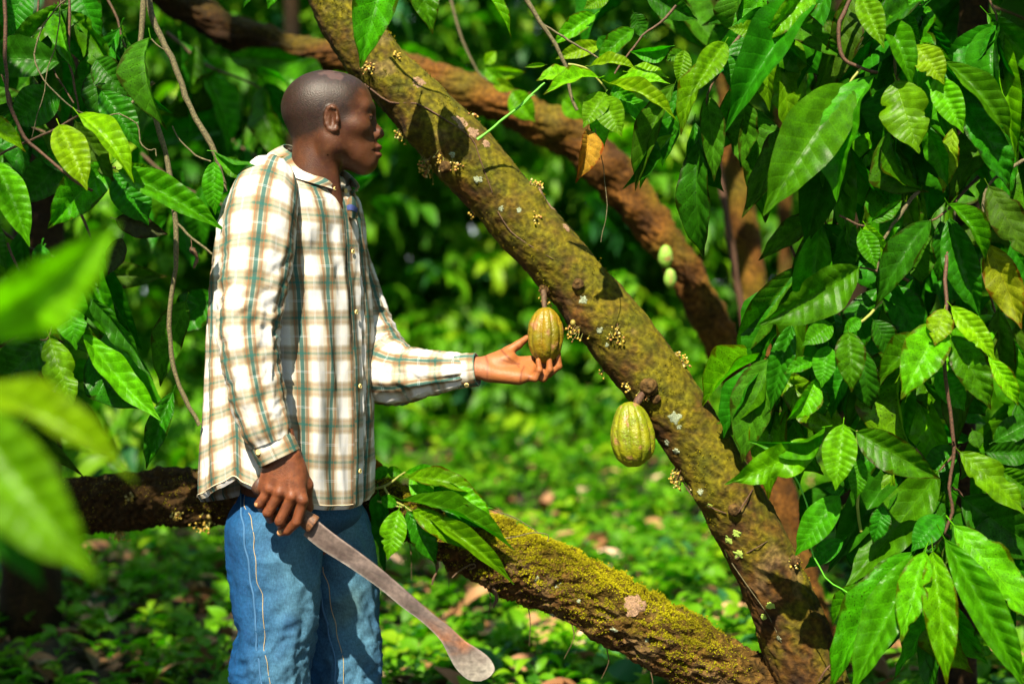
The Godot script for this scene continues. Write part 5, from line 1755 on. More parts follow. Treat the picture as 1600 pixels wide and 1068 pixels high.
func skin_plain(_p: Vector3, _n: Vector3) -> Color:
	return Color(0.11, 0.042, 0.02)

# ---------------------------------------------------------------- clothes

const PLAID := 0.076    # metres that one repeat of the check takes
var face := Vector3(cos(0.38), 0, sin(0.38))      # where the chest points
var rightward := Vector3(-sin(0.38), 0, cos(0.38))
var rows := []

func band(x: float, at: float, w: float, soft: float) -> float:
	var d := absf(x - at)
	d = minf(d, 1.0 - d)
	return smoothstep(w + soft, w - soft, d)

func plaid_texture() -> ImageTexture:
	var n := 512
	var im := Image.create(n, n, false, Image.FORMAT_RGB8)
	var nz := FastNoiseLite.new()
	nz.seed = 31
	nz.frequency = 0.02
	var warp := []
	var fill := []
	for i in n:
		var x := i / float(n)
		warp.append([band(x, 0.5, 0.235, 0.05), band(x, 0.5, 0.056, 0.014), band(x, 0.345, 0.013, 0.006) + band(x, 0.655, 0.013, 0.006), band(x, 0.5, 0.17, 0.03) - band(x, 0.5, 0.075, 0.02), band(x, 0.0, 0.007, 0.004) + band(x, 0.035, 0.007, 0.004), band(x, 0.235, 0.03, 0.01) + band(x, 0.765, 0.03, 0.01)])
		fill.append([band(x, 0.5, 0.21, 0.05), band(x, 0.5, 0.035, 0.012), band(x, 0.0, 0.008, 0.004) + band(x, 0.04, 0.008, 0.004), band(x, 0.37, 0.012, 0.006) + band(x, 0.63, 0.012, 0.006)])
	for y in n:
		var f: Array = fill[y]
		for x in n:
			var w: Array = warp[x]
			var c := Color(0.94, 0.93, 0.91)
			c = c.lerp(Color(0.80, 0.70, 0.50), 0.28 * w[5] + 0.34 * f[0])
			c = c.lerp(Color(0.66, 0.60, 0.46), 0.60 * w[0])
			c = c.lerp(Color(0.46, 0.39, 0.28), 0.60 * w[3])
			c = c.lerp(Color(0.42, 0.37, 0.27), 0.56 * f[0] * (0.55 + 0.45 * w[0]))
			c = c.lerp(Color(0.19, 0.38, 0.36), 0.78 * w[1])
			c = c.lerp(Color(0.16, 0.42, 0.39), 0.55 * f[1] * (0.45 + 0.55 * w[0]))
			c = c.lerp(Color(0.72, 0.42, 0.26), 0.48 * w[2] + 0.20 * f[3])
			c = c.lerp(Color(0.93, 0.95, 1.0), 0.45 * w[4] + 0.48 * f[2])
			var k := 1.0 + 0.05 * nz.get_noise_2d(x * 6.0, y * 0.8) + 0.05 * nz.get_noise_2d(x * 0.8 + 900.0, y * 6.0) + (0.02 if (x + y) % 4 < 2 else -0.02)
			im.set_pixel(x, y, Color(c.r * k, c.g * k, c.b * k))
	return tex(im)

func denim_texture() -> ImageTexture:
	var n := 512
	var im := Image.create(n, n, false, Image.FORMAT_RGB8)
	var nz := FastNoiseLite.new()
	nz.seed = 12
	nz.frequency = 0.05
	for y in n:
		for x in n:
			var tw := 1.0 if (x + y * 2) % 6 < 3 else 0.0
			var st := nz.get_noise_2d(x * 3.0, y * 0.25) * 0.5 + nz.get_noise_2d(x * 0.5 + 300.0, y * 0.5) * 0.35
			var k := 0.70 + 0.16 * tw + 0.30 * st
			im.set_pixel(x, y, Color(k, k, k))
	return tex(im)

func row(t: float, c: int) -> float:
	var f := clampf(t, 0.0, 1.0) * (rows.size() - 1)
	var P := []
	for k in 4:
		P.append(float(rows[clampi(int(f) - 1 + k, 0, rows.size() - 1)][c]))
	var u := f - int(f)
	return 0.5 * (2.0 * P[1] + (P[2] - P[0]) * u + (2.0 * P[0] - 5.0 * P[1] + 4.0 * P[2] - P[3]) * u * u + (3.0 * P[1] - P[0] - 3.0 * P[2] + P[3]) * u * u * u)

func hem_drop(a: float) -> float:
	return -42.0 + 56.0 * pow(absf(cos(a)), 0.9)

# the shirt's body: t from the collar (0) to the hem (1), a round the body from the front over his right side
func torso(t: float, a: float, off := 0.0, folds := 1.0) -> Vector3:
	var y := row(t, 0)
	var w := row(t, 2)
	var d := row(t, 3)
	var drop := row(t, 4)
	var cx := row(t, 1)
	var sa := sin(a)
	var ca := cos(a)
	var e := 2.35
	var s := pow(pow(absf(sa), e) + pow(absf(ca), e), -1.0 / e)
	y += hem_drop(a) * smoothstep(0.62, 1.0, t)
	var c := pt(cx, y, 3.25)
	var arc := a * 0.2
	var v := t * 0.75
	var low := smoothstep(0.25, 0.9, t)
	var f := 0.0
	f += 0.013 * low * noise.get_noise_2d(arc * 11.0, v * 1.3 + 4.0)
	f += 0.006 * (1.0 - 2.0 * absf(noise.get_noise_2d(arc * 8.0 + v * 2.2, v * 1.8 - arc * 1.0))) * smoothstep(0.15, 0.4, t)
	f += 0.0016 * (1.0 - 2.0 * absf(noise.get_noise_2d(arc * 20.0 - v * 6.0, v * 9.0 + arc * 6.0)))
	f += 0.0007 * noise.get_noise_2d(arc * 60.0, v * 50.0)
	# pulls that run from the armpit across the chest
	var dx := a - 1.15
	f += 0.007 * exp(-dx * dx * 2.2) * exp(-pow((t - 0.50) / 0.12, 2.0)) * sin((v * 60.0 - arc * 40.0))
	f -= 0.006 * smoothstep(0.985, 1.0, t)
	var out := face * ca * s * d + rightward * sa * s * w
	var dir := (face * ca * w + rightward * sa * d).normalized()
	return c + out + dir * (f * folds + off) - Vector3(0, drop * ca, 0)

func torso_sheet(t0: float, t1: float, a0: float, a1: float, nu: int, nv: int, off: float, lift := 0.0, vshift := 0.0) -> ArrayMesh:
	var V := PackedVector3Array()
	var UV := PackedVector2Array()
	for i in nu:
		var t := lerpf(t0, t1, float(i) / (nu - 1))
		var line := PackedVector3Array()
		var flat := PackedVector3Array()
		for j in nv:
			var k := float(j) / (nv - 1)
			var a := lerpf(a0, a1, k)
			line.append(torso(t, a, off + lift * (1.0 - k)))
			flat.append(torso(t, a, 0.0, 0.0))
		var y := -row(t, 0) / FOCAL * 3.25
		var zero := 0.0
		var arc := PackedFloat32Array()
		var s := 0.0
		for j in nv:
			if j > 0:
				s += (flat[j] - flat[j - 1]).length()
			arc.append(s)
			var a := lerpf(a0, a1, float(j) / (nv - 1))
			if a <= 0.0:
				zero = s
		if a0 > 0.0:
			zero = -a0 * 0.2
		for j in nv:
			V.append(line[j])
			UV.append(Vector2((arc[j] - zero) / PLAID + 0.22, -y / PLAID + vshift))
	return sheet(V, nu, nv, UV, PackedColorArray(), false)

func sleeve_mesh(path: Array, nu: int, nv: int, elbow: float, seed_: float, rough_: float) -> Dictionary:
	var P := []
	var R := []
	for p in path:
		P.append(pt(p[0], p[1], p[2]))
		R.append(p[3] / FOCAL * p[2])
	var V := PackedVector3Array()
	var UV := PackedVector2Array()
	var side := Vector3.ZERO
	var along := 0.0
	var before: Vector3 = P[0]
	for i in nu:
		var t := float(i) / (nu - 1)
		var p: Vector3 = spline(P, t)
		along += p.distance_to(before)
		before = p
		var ax: Vector3 = ((spline(P, minf(t + 0.01, 1.0)) as Vector3) - (spline(P, maxf(t - 0.01, 0.0)) as Vector3)).normalized()
		if side == Vector3.ZERO:
			side = Vector3(0, 0, -1)
		side = (side - ax * side.dot(ax)).normalized()
		var u2 := ax.cross(side)
		var r: float = spline(R, t)
		for j in nv:
			var a := TAU * (j % (nv - 1)) / (nv - 1)
			var ca := cos(a)
			var sa := sin(a)
			# round coordinates so that the folds close
			var q := Vector3(ca * 0.35, sa * 0.35, along * 2.2 + seed_)
			var fold := 1.0 - 2.0 * absf(noise.get_noise_3dv(q * Vector3(3.2, 3.2, 2.6)))
			var zig := 1.0 - 2.0 * absf(noise.get_noise_3dv(q * Vector3(3.0, 3.0, 12.0) + Vector3(0, 0, sa * 1.2)))
			var near := exp(-pow((t - elbow) / 0.24, 2.0))
			var f := rough_ * (0.0060 * fold * (0.4 + 0.6 * t) + 0.0060 * zig * near) + 0.0007 * noise.get_noise_3dv(q * Vector3(14, 14, 26))
			f *= smoothstep(0.0, 0.18, t) * (1.0 - 0.75 * smoothstep(0.93, 1.0, t))
			V.append(p + (side * ca + u2 * sa) * (r + f))
			UV.append(Vector2(a / TAU * 6.0 + 0.5, along / PLAID))
	return {"mesh": sheet(V, nu, nv, UV, PackedColorArray(), false), "V": V}

# a short band of cloth with thickness: the outside, the turned edge and the inside
func cuff_mesh(a: Vector3, b: Vector3, ra: float, rb: float, flat: float) -> ArrayMesh:
	var ax := (b - a).normalized()
	var side := Vector3(0, 0, 1)
	side = (side - ax * side.dot(ax)).normalized()
	var u2 := ax.cross(side)
	var V := PackedVector3Array()
	var UV := PackedVector2Array()
	var prof := [[0.0, -0.004], [0.0, 0.0005], [0.03, 0.0022], [0.10, 0.0030], [0.14, 0.0016], [0.5, 0.0030], [0.86, 0.0022], [0.90, 0.0012], [0.97, 0.0026], [1.0, 0.0012], [1.0, -0.0012], [0.8, -0.0022], [0.2, -0.003]]
	var nv := 65
	var ln := a.distance_to(b)
	for pr in prof:
		var c := a.lerp(b, pr[0])
		var r := lerpf(ra, rb, pr[0])
		for j in nv:
			var an := TAU * (j % (nv - 1)) / (nv - 1)
			var w := 0.0016 * noise.get_noise_3d(cos(an) * 3.0, sin(an) * 3.0, pr[0] * 2.0 + ra * 100.0)
			V.append(c + (side * cos(an) * flat + u2 * sin(an)) * (r + pr[1] + w))
			UV.append(Vector2(an / TAU * 3.0, pr[0] * ln / PLAID + 0.85))
	return sheet(V, prof.size(), nv, UV, PackedColorArray(), false)

func button(parent: Node3D, c: Vector3, n: Vector3, r: float) -> void:
	var b := frame(n.normalized())
	var V := PackedVector3Array()
	var prof := [[0.0, 0.0008], [0.25, 0.0008], [0.55, 0.0012], [0.85, 0.0020], [1.0, 0.0014], [1.0, -0.001]]
	for p in prof:
		for j in 17:
			var a := TAU * (j % 16) / 16.0
			V.append(c + b * Vector3(cos(a) * r * p[0], p[1] + 0.001, sin(a) * r * p[0]))
	part("button", sheet(V, prof.size(), 17, PackedVector2Array(), PackedColorArray(), false), M.button, parent)

func leg_mesh(path: Array, nu: int, nv: int, seed_: float, front: float) -> Dictionary:
	var P := []
	var R := []
	for p in path:
		P.append(pt(p[0], p[1], p[2]))
		R.append(p[3] / FOCAL * p[2])
	var V := PackedVector3Array()
	var UV := PackedVector2Array()
	var C := PackedColorArray()
	var along := 0.0
	var before: Vector3 = P[0]
	for i in nu:
		var t := float(i) / (nu - 1)
		var p: Vector3 = spline(P, t)
		along += p.distance_to(before)
		before = p
		var r: float = spline(R, t)
		for j in nv:
			var a := TAU * (j % (nv - 1)) / (nv - 1)
			var ca := cos(a)
			var sa := sin(a)
			var q := Vector3(ca * 0.3, sa * 0.3, along * 1.6 + seed_)
			var f := 0.008 * (1.0 - 2.0 * absf(noise.get_noise_3dv(q * Vector3(3.0, 3.0, 3.4) + Vector3(0, 0, sa * 0.6)))) + 0.0045 * (1.0 - 2.0 * absf(noise.get_noise_3dv(q * Vector3(5, 5, 11) + Vector3(0, 0, ca * 0.9)))) * (0.4 + smoothstep(0.2, 0.5, t)) + 0.0008 * noise.get_noise_3dv(q * 40.0)
			var w := p + (Vector3(ca, 0, sa)) * (r + f)
			V.append(w)
			UV.append(Vector2(a / TAU * 4.0, along / 0.11))
			# wear: paler over the front of the thigh and the knee, yellowish stains
			var fr := pow(clampf(0.5 + 0.5 * cos(a - front), 0.0, 1.0), 4.0)
			var c := Color(0.010, 0.080, 0.240).lerp(Color(0.150, 0.350, 0.470), fr * (0.62 + 0.35 * noise.get_noise_3dv(w * 5.0)))
			c = c.lerp(Color(0.13, 0.20, 0.11), smoothstep(0.1, 0.6, noise.get_noise_3dv(w * 4.0 + Vector3(5, 0, 0))) * fr * 0.55)
			c = c.lerp(Color(0.010, 0.050, 0.16), clampf(-0.2 + noise.get_noise_3dv(w * 9.0 + Vector3(0, 8, 0)), 0.0, 0.5))
			C.append(c)
	return {"mesh": sheet(V, nu, nv, UV, C, true), "V": V, "nv": nv, "nu": nu}

func seam(parent: Node3D, P: Array, r: float, m: String) -> void:
	part("seam", one_tube(P, r, r, 6), M[m], parent)

func make_person() -> void:
	head_at = Transform3D(Basis(Vector3.UP, deg_to_rad(7.0)) * Basis(Vector3(0, 0, 1), deg_to_rad(-1.0)), pt(515, 191, 3.2))
	# materials
	var skin := mat(Color.WHITE, 0.50)
	skin.vertex_color_use_as_albedo = true
	skin.metallic_specular = 0.42
	skin.subsurf_scatter_enabled = true
	skin.subsurf_scatter_strength = 0.06
	skin.heightmap_enabled = true
	skin.heightmap_texture = noise_tex(512, 0.045, 4, 0.0, 1.0, 61)
	skin.heightmap_scale = 0.06
	tri(skin, 11.0)
	M.skin = skin
	var cloth := mat(Color(0.83, 0.83, 0.84), 0.85)
	cloth.albedo_texture = plaid_texture()
	cloth.metallic_specular = 0.25
	cloth.backlight_enabled = true
	cloth.backlight = Color(0.16, 0.15, 0.12)
	M.shirt = cloth
	var denim := mat(Color.WHITE, 0.85)
	denim.vertex_color_use_as_albedo = true
	denim.albedo_texture = denim_texture()
	denim.heightmap_enabled = true
	denim.heightmap_texture = denim.albedo_texture
	denim.heightmap_scale = 0.03
	denim.metallic_specular = 0.25
	M.denim = denim
	M.denim_seam = mat(lin(0.035, 0.115, 0.240), 0.9)
	M.thread = mat(lin(0.42, 0.30, 0.12), 0.8)
	M.thread_pale = mat(lin(0.62, 0.52, 0.36), 0.9)
	M.button = mat(lin(0.72, 0.55, 0.20), 0.35)
	M.label_blue = mat(lin(0.04, 0.06, 0.22), 0.7)
	M.label_pale = mat(lin(0.42, 0.36, 0.27), 0.85)
	M.eye = mat(lin(0.06, 0.035, 0.025), 0.15)
	M.boot = mat(lin(0.025, 0.022, 0.018), 0.5)
	var o := thing("person", "person in a plaid shirt and blue jeans, gripping a machete and cupping a cacao pod", "person", pt(480, 1300, 3.22))
	# the body
	var st := SurfaceTool.new()
	st.begin(Mesh.PRIMITIVE_TRIANGLES)
	nets(st, body_blobs(), pt(330, 300, 3.2) - Vector3(0.05, 1.75, 0.35), pt(760, 240, 3.2) + Vector3(0.05, 0.06, 0.35), 0.013, skin_plain)
	var hc := head_at.origin
	nets(st, head_blobs(), hc - Vector3(0.14, 0.20, 0.105), hc + Vector3(0.14, 0.13, 0.105), 0.0030, skin_head)
	var lc := lh(795, 565, 0)
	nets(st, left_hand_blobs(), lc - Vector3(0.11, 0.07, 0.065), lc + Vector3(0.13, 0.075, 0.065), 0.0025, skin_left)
	var rc := rh(445, 765, 0)
	nets(st, right_hand_blobs(), rc - Vector3(0.08, 0.12, 0.075), rc + Vector3(0.08, 0.12, 0.06), 0.0025, skin_right)
	var body := part("body", st.commit(), M.skin, o)
	for s in [-1.0, 1.0]:
		var em := SphereMesh.new()
		em.radius = 0.0125
		em.height = 0.025
		var e := MeshInstance3D.new()
		e.name = "eye"
		e.mesh = em
		e.material_override = M.eye
		body.add_child(e, true)
		e.position = hp([82.0, 9.0, 31.0 * s])
	# the shirt
	rows = [[262, 496, 0.067, 0.069, 0.044], [270, 488, 0.090, 0.084, 0.041], [280, 478, 0.124, 0.095, 0.027], [295, 468, 0.158, 0.108, 0.014], [315, 462, 0.180, 0.124, 0.006], [350, 459, 0.192, 0.138, 0.006], [400, 457, 0.197, 0.147, 0.0], [450, 456, 0.202, 0.155, 0.0], [510, 455, 0.207, 0.161, 0.0], [570, 454, 0.211, 0.166, 0.0], [640, 452, 0.215, 0.169, 0.0], [710, 450, 0.219, 0.171, 0.0], [772, 450, 0.222, 0.171, 0.0]]
	var shirt := part("shirt", torso_sheet(0.0, 1.0, -PI, PI, 170, 220, 0.0), M.shirt, o)
	part("placket", torso_sheet(0.10, 0.997, -0.10, 0.13, 150, 12, 0.004, 0.006, 0.12), M.shirt, shirt)
	# the far front's free edge, which stands off and shows its turned hem
	part("front_edge", torso_sheet(0.12, 1.0, -0.32, -0.13, 150, 10, 0.002, -0.004, 0.4), M.shirt, shirt)
	for k in 6:
		var t := 0.20 + 0.145 * k
		button(shirt, torso(t, 0.03, 0.009), torso(t, 0.03, 0.02) - torso(t, 0.03, 0.0), 0.0055)
	# collar: folds over from the neck edge; its points lie on the chest
	var V := PackedVector3Array()
	var UV := PackedVector2Array()
	var nu := 15
	var nv := 90
	for i in nu:
		var k := float(i) / (nu - 1)
		for j in nv:
			var f := float(j) / (nv - 1)
			var a := lerpf(0.22, TAU - 0.22, f)
			var tip := pow(absf(f - 0.5) * 2.0, 3.0)
			var reach := lerpf(0.115, 0.215, tip)
			var p: Vector3
			var rise := 0.017 + 0.004 * cos(a)
			if k < 0.25:
				p = torso(0.06, a, -0.006, 0.0).lerp(torso(0.0, a, 0.004, 0.0) + Vector3(0, rise, 0), k / 0.25)
			else:
				var q := (k - 0.25) / 0.75
				p = torso(q * reach, a, 0.004 + 0.010 * sin(PI * minf(q * 1.15, 1.0)) + 0.007 * q, 0.3) + Vector3(0, rise * pow(1.0 - q, 1.5), 0)
			V.append(p)
			UV.append(Vector2((f * 0.42) / PLAID, k * 0.05 / PLAID + 0.3))
	part("collar", sheet(V, nu, nv, UV, PackedColorArray(), false), M.shirt, shirt)
	button(shirt, torso(0.19, 0.36, 0.012), torso(0.19, 0.36, 0.02) - torso(0.19, 0.36, 0.0), 0.004)
	# the neck band's end stands open at the throat, its blue label inside
	var fl := PackedVector3Array()
	var fu := PackedVector2Array()
	for i in 12:
		var k := i / 11.0
		for j in 14:
			var h := j / 13.0
			var w := 0.45 + 0.55 * sin(PI * clampf(h * 0.75 + 0.18, 0.0, 1.0))
			fl.append(pt(550 + (k - 0.5) * 20.0 * w, lerpf(311, 338, h) + 5.0 * k - 7.0 * sin(PI * k) * (1.0 - h), 3.150 + 0.035 * pow(k - 0.35, 2.0) * 4.0 * 0.5 + 0.012 * h + 0.010 * pow(1.0 - h, 3.0)))
			fu.append(Vector2(k * 0.30 + 0.30, h * 0.45 + 0.3))
	part("neck_band", sheet(fl, 12, 14, fu, PackedColorArray(), false), M.shirt, shirt)
	var bl := PackedVector3Array()
	for i in 8:
		var k := i / 7.0
		for j in 4:
			var h := 0.38 + 0.26 * j / 3.0
			var kk := lerpf(0.08, 0.92, k)
			var w := 0.45 + 0.55 * sin(PI * clampf(h * 0.75 + 0.18, 0.0, 1.0))
			bl.append(pt(550 + (kk - 0.5) * 20.0 * w, lerpf(311, 338, h) + 5.0 * kk - 7.0 * sin(PI * kk) * (1.0 - h), 3.1485 + 0.035 * pow(kk - 0.35, 2.0) * 4.0 * 0.5 + 0.012 * h + 0.010 * pow(1.0 - h, 3.0)))
	part("label", sheet(bl, 8, 4, PackedVector2Array(), PackedColorArray(), false), M.label_blue, shirt)
	# sleeves
	var RS := sleeve_mesh([[436, 252, 3.16, 4], [430, 262, 3.14, 22], [420, 284, 3.10, 44], [408, 330, 3.05, 54], [401, 390, 3.015, 55], [395, 450, 2.99, 50], [388, 510, 2.975, 45], [393, 570, 2.965, 41], [405, 630, 2.965, 39], [416, 668, 2.965, 37], [424, 690, 2.965, 33]], 150, 97, 0.62, 1.0, 1.0)
	part("sleeve", RS.mesh, M.shirt, shirt)
	part("cuff", cuff_mesh(pt(418, 676, 2.965), pt(437, 716, 2.965), 34.0 / FOCAL * 2.965, 33.0 / FOCAL * 2.965, 0.85), M.shirt, shirt)
	button(shirt, pt(404, 706, 2.934), Vector3(-0.45, 0.1, 0.9), 0.006)
	button(shirt, pt(372, 655, 2.945), Vector3(-0.6, 0.1, 0.8), 0.005)
	var LS := sleeve_mesh([[490, 300, 3.38, 20], [500, 330, 3.40, 46], [530, 420, 3.42, 50], [556, 510, 3.40, 54], [584, 566, 3.36, 55], [622, 584, 3.315, 45], [665, 583, 3.28, 34], [705, 580, 3.258, 28], [728, 578, 3.248, 24]], 140, 89, 0.55, 7.0, 1.0)
	part("sleeve", LS.mesh, M.shirt, shirt)
	part("cuff", cuff_mesh(pt(713, 580, 3.252), pt(746, 577, 3.24), 25.5 / FOCAL * 3.25, 24.5 / FOCAL * 3.25, 0.85), M.shirt, shirt)
	button(shirt, pt(729, 601, 3.215), Vector3(0.0, -0.6, 0.8), 0.0055)
	# seams: the armhole, the shoulder yoke and the hem
	var P := []
	for k in 15:
		var f := k / 14.0
		P.append(torso(lerpf(0.285, 0.50, f), lerpf(1.22, 0.98, sin(PI * f * 0.5)), 0.003))
	seam(shirt, P, 0.0018, "thread_pale")
	P = []
	for k in 41:
		var a := lerpf(-0.1, PI, k / 40.0)
		P.append(torso(0.985, a, 0.0015))
	seam(shirt, P, 0.0011, "thread_pale")
	# the jeans
	var NL := leg_mesh([[436, 770, 3.18, 54], [431, 815, 3.16, 72], [428, 872, 3.14, 69], [431, 930, 3.13, 63], [432, 985, 3.12, 57], [425, 1045, 3.12, 59], [427, 1100, 3.13, 53], [432, 1200, 3.15, 46], [436, 1285, 3.16, 44], [436, 1302, 3.16, 44]], 150, 97, 3.0, 0.75)
	var jeans := part("jeans", NL.mesh, M.denim, o)
	var FL := leg_mesh([[505, 770, 3.28, 44], [510, 812, 3.29, 62], [521, 872, 3.32, 62], [530, 940, 3.33, 57], [535, 1000, 3.33, 54], [536, 1060, 3.33, 54], [537, 1120, 3.34, 50], [540, 1200, 3.35, 46], [542, 1285, 3.36, 44], [542, 1302, 3.36, 44]], 150, 97, 9.0, 0.9)
	part("leg", FL.mesh, M.denim, jeans)
	V = PackedVector3Array()
	UV = PackedVector2Array()
	var C := PackedColorArray()
	for i in 30:
		var k := i / 29.0
		var y := lerpf(725, 880, k)
		var c := pt(467, y, 3.235)
		var s := lerpf(0.130, 0.158, smoothstep(0.2, 0.75, k)) * (1.0 - 0.6 * smoothstep(0.45, 0.85, k))
		for j in 97:
			var a := TAU * (j % 96) / 96.0
			var w := c + Vector3(cos(a) * s, 0, sin(a) * s * 0.86)
			w += Vector3(cos(a), 0, sin(a)) * 0.005 * noise.get_noise_3dv(w * 12.0)
			V.append(w)
			UV.append(Vector2(a / TAU * 8.0, y / FOCAL * 3.2 / 0.11))
			C.append(Color(0.018, 0.085, 0.20).lerp(Color(0.06, 0.16, 0.27), 0.5 + 0.5 * noise.get_noise_3dv(w * 8.0)))
	part("seat", sheet(V, 30, 97, UV, C, true), M.denim, jeans)
	# raised seams with stitching
	for q in [[NL, 0.80 * PI / TAU * 2.0, 0], [FL, 0.0, 1]]:
		var G: Dictionary = q[0]
		P = []
		var P2 := []
		for i in range(0, G.nu, 5):
			var f: float = float(i) / (G.nu - 1)
			var want := lerpf(377.0, 402.0, smoothstep(0.0, 0.45, f)) + 12.0 * smoothstep(0.45, 0.7, f) if q[2] == 0 else lerpf(488.0, 526.0, smoothstep(0.12, 0.55, f))
			var best := 1e9
			var at := 0
			for j in G.nv - 1:
				var w: Vector3 = G.V[i * G.nv + j]
				if w.z < -3.14 and q[2] == 0 and w.z < (G.V[i * G.nv + 24] as Vector3).z - 0.09:
					continue
				if q[2] == 1 and w.z < (G.V[i * G.nv + 24] as Vector3).z - 0.06:
					continue
				var e := absf(pix(w).x - want)
				if e < best:
					best = e
					at = j
			var w0: Vector3 = G.V[i * G.nv + at]
			P.append(w0 + Vector3(-0.001, 0, 0.0008))
			var w1: Vector3 = G.V[i * G.nv + posmod(at - 3, G.nv - 1)]
			var w2: Vector3 = G.V[i * G.nv + posmod(at + 3, G.nv - 1)]
			var w3 := w1 if pix(w1).x > pix(w2).x else w2
			P2.append(w3 + (w3 - (G.V[i * G.nv + posmod(at + 48, G.nv - 1)] as Vector3)).normalized() * 0.0012)
		seam(jeans, P, 0.0022, "denim_seam")
		seam(jeans, P2, 0.0007, "thread")
	# boots on the ground below the picture
	for b in [[436, 3.16], [542, 3.36]]:
		var base := pt(b[0], 1290, b[1])
		base.y = 0.0
		var bs := SurfaceTool.new()
		bs.begin(Mesh.PRIMITIVE_TRIANGLES)
		V = PackedVector3Array()
		for i in 16:
			var k := i / 15.0
			var x := lerpf(-0.075, 0.20, k)
			var h := lerpf(0.15, 0.055, smoothstep(0.25, 0.75, k)) * pow(sin(PI * clampf(k * 0.94 + 0.05, 0.0, 1.0)), 0.35)
			var w := 0.046 * pow(sin(PI * clampf(k * 0.9 + 0.08, 0.0, 1.0)), 0.4)
			for j in 17:
				var a := TAU * (j % 16) / 16.0
				V.append(base + face * x + rightward * cos(a) * w + Vector3(0, h * 0.5 + sin(a) * h * 0.5 + 0.004, 0))
		bs.append_from(sheet(V, 16, 17, PackedVector2Array(), PackedColorArray(), true), 0, Transform3D())
		part("boot", bs.commit(), M.boot, o)

# ---------------------------------------------------------------- the machete

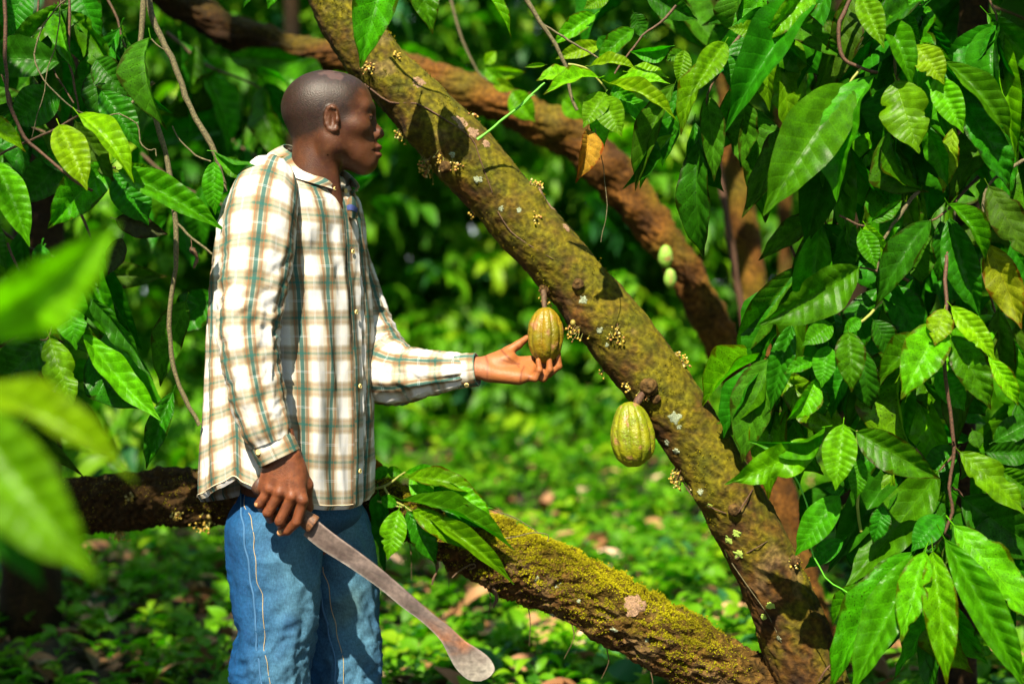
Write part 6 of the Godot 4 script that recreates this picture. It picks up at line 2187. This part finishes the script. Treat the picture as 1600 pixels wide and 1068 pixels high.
func make_machete() -> void:
	var o := thing("machete", "long rust-brown machete with a wooden handle, held point down in the man's fist", "machete", rh(443, 786, -14))
	# handle
	var V := PackedVector3Array()
	var C := PackedColorArray()
	var a := rh(399, 754, -16)
	var b := rh(490, 820, -16)
	var ax := (b - a).normalized()
	var up2 := ax.cross(Vector3(0, 0, 1)).normalized()
	var prof := [[-0.02, 0.0], [-0.015, 0.010], [0.0, 0.0165], [0.06, 0.0195], [0.14, 0.0185], [0.26, 0.0150], [0.45, 0.0145], [0.65, 0.0155], [0.85, 0.0180], [0.97, 0.0205], [1.0, 0.0205], [1.005, 0.0185], [1.006, 0.0]]
	for p in prof:
		for j in 33:
			var an := TAU * (j % 32) / 32.0
			var w := a.lerp(b, p[0]) + (up2 * cos(an) + Vector3(0, 0, 1) * sin(an) * 0.72) * maxf(p[1], 0.0002)
			V.append(w)
			C.append(Color(0.11, 0.050, 0.034).lerp(Color(0.30, 0.125, 0.045), clampf(p[0] * 0.7 + 0.5 * noise.get_noise_3dv(w * Vector3(30, 30, 60)), 0.0, 1.0)))
	var wood := mat(Color.WHITE, 0.55)
	wood.vertex_color_use_as_albedo = true
	wood.albedo_texture = (M.bark as StandardMaterial3D).albedo_texture
	tri(wood, 16.0)
	part("handle", sheet(V, prof.size(), 33, PackedVector2Array(), C, false), wood, o)
	# blade: the back above, the edge below; it widens towards the rounded end
	var up := [[488, 806], [520, 832], [560, 861], [594, 887], [636, 923], [676, 958], [702, 978], [726, 1000], [748, 1014], [764, 1027], [772, 1040], [773, 1050]]
	var dn := [[474, 836], [500, 857], [530, 876], [547, 887], [590, 917], [629, 949], [660, 972], [688, 1000], [702, 1026], [714, 1046], [733, 1062], [756, 1064]]
	V = PackedVector3Array()
	C = PackedColorArray()
	var U := []
	var Dn := []
	for q in up:
		U.append(Vector3(q[0], q[1], 0))
	for q in dn:
		Dn.append(Vector3(q[0], q[1], 0))
	for i in 61:
		var t := i / 60.0
		var p: Vector3 = spline(U, t)
		var q: Vector3 = spline(Dn, t)
		if i == 60:
			p = p.lerp(q, 0.3)
			q = p.lerp(q, 0.6)
		var d := lerpf(2.981, 2.95, t)
		var th := lerpf(0.0022, 0.0012, t)
		var line := []
		for k in 9:
			var f := k / 8.0
			var hh := th * (1.0 - 0.85 * smoothstep(0.45, 1.0, f))
			line.append([p.lerp(q, f), d - hh, f])
		for k in 9:
			var f := 1.0 - k / 8.0
			var hh := th * (1.0 - 0.85 * smoothstep(0.45, 1.0, f))
			line.append([p.lerp(q, f), d + hh, f])
		line.append(line[0])
		for e in line:
			var w := pt(e[0].x, e[0].y, e[1] + 0.012 * (e[0].y - p.y) / 60.0)
			V.append(w)
			var n := noise.get_noise_3dv(w * 16.0)
			var c := Color(0.205, 0.150, 0.130).lerp(Color(0.105, 0.075, 0.066), clampf(0.5 + n, 0.0, 1.0))
			c = c.lerp(Color(0.33, 0.14, 0.07), exp(-pow((t - 0.66) / 0.10, 2.0)) * clampf(0.5 + 1.5 * noise.get_noise_3dv(w * 24.0), 0.0, 1.0))
			c = c.lerp(Color(0.42, 0.38, 0.32), smoothstep(0.68, 0.85, t) * (0.75 + 0.4 * n))
			c = c.lerp(Color(0.05, 0.035, 0.035), smoothstep(0.30, 0.5, noise.get_noise_3dv(w * 75.0)) * 0.45)
			c = c.lerp(Color(0.45, 0.42, 0.38), smoothstep(0.90, 0.99, e[2]) * 0.5)
			C.append(c)
	var steel := mat(Color.WHITE, 0.48)
	steel.vertex_color_use_as_albedo = true
	steel.metallic = 0.35
	steel.albedo_texture = noise_tex(256, 0.03, 4, 0.72, 1.0, 71)
	steel.heightmap_enabled = true
	steel.heightmap_texture = steel.albedo_texture
	steel.heightmap_scale = 0.06
	tri(steel, 9.0)
	part("blade", sheet(V, 61, 19, PackedVector2Array(), C, false), steel, o)

# ---------------------------------------------------------------- the scene

func _ready() -> void:
	rng.seed = 20
	noise.seed = 3
	noise.frequency = 1.0
	noise.fractal_octaves = 2
	ridge.seed = 8
	ridge.frequency = 1.0
	ridge.fractal_octaves = 2
	# camera, sky, sun, exposure
	var cam := Camera3D.new()
	cam.name = "camera"
	add_child(cam)
	cam.position = EYE
	cam.rotation_degrees = Vector3(PITCH, 0, 0)
	var lens := CameraAttributesPhysical.new()
	lens.frustum_focal_length = 72.9
	lens.frustum_focus_distance = 3.12
	lens.frustum_near = 0.05
	lens.frustum_far = 300.0
	lens.exposure_aperture = 2.5
	cam.attributes = lens
	cam.fov = 2.0 * rad_to_deg(atan(534.0 / FOCAL))
	cam.near = 0.05
	cam.far = 300.0
	cam.current = true
	var sun := DirectionalLight3D.new()
	sun.name = "sun"
	add_child(sun)
	sun.look_at_from_position(to_sun * 20.0, Vector3.ZERO, Vector3.FORWARD)
	sun.light_energy = 1.3
	sun.light_color = Color(1.0, 0.95, 0.85)
	sun.light_angular_distance = 0.5
	sun.shadow_enabled = true
	var env := Environment.new()
	env.background_mode = Environment.BG_SKY
	var sky := ProceduralSkyMaterial.new()
	sky.sky_top_color = Color(0.55, 0.64, 0.72)
	sky.sky_horizon_color = Color(0.84, 0.87, 0.86)
	sky.sky_curve = 0.2
	sky.ground_bottom_color = Color(0.10, 0.12, 0.06)
	sky.ground_horizon_color = Color(0.80, 0.86, 0.90)
	sky.sun_angle_max = 20.0
	env.sky = Sky.new()
	env.sky.sky_material = sky
	env.background_energy_multiplier = 0.9
	env.tonemap_mode = Environment.TONE_MAPPER_LINEAR
	env.tonemap_exposure = 3.4
	env.sdfgi_enabled = true
	env.ssao_enabled = true
	env.ssil_enabled = true
	var we := WorldEnvironment.new()
	we.name = "environment"
	we.environment = env
	add_child(we)
	# the place
	make_materials()
	make_leaves()
	make_ground()
	make_gaps()
	make_forest()
	make_canopy()
	make_undergrowth()
	make_trees()
	make_pods()
	make_sprays()
	make_person()
	make_machete()
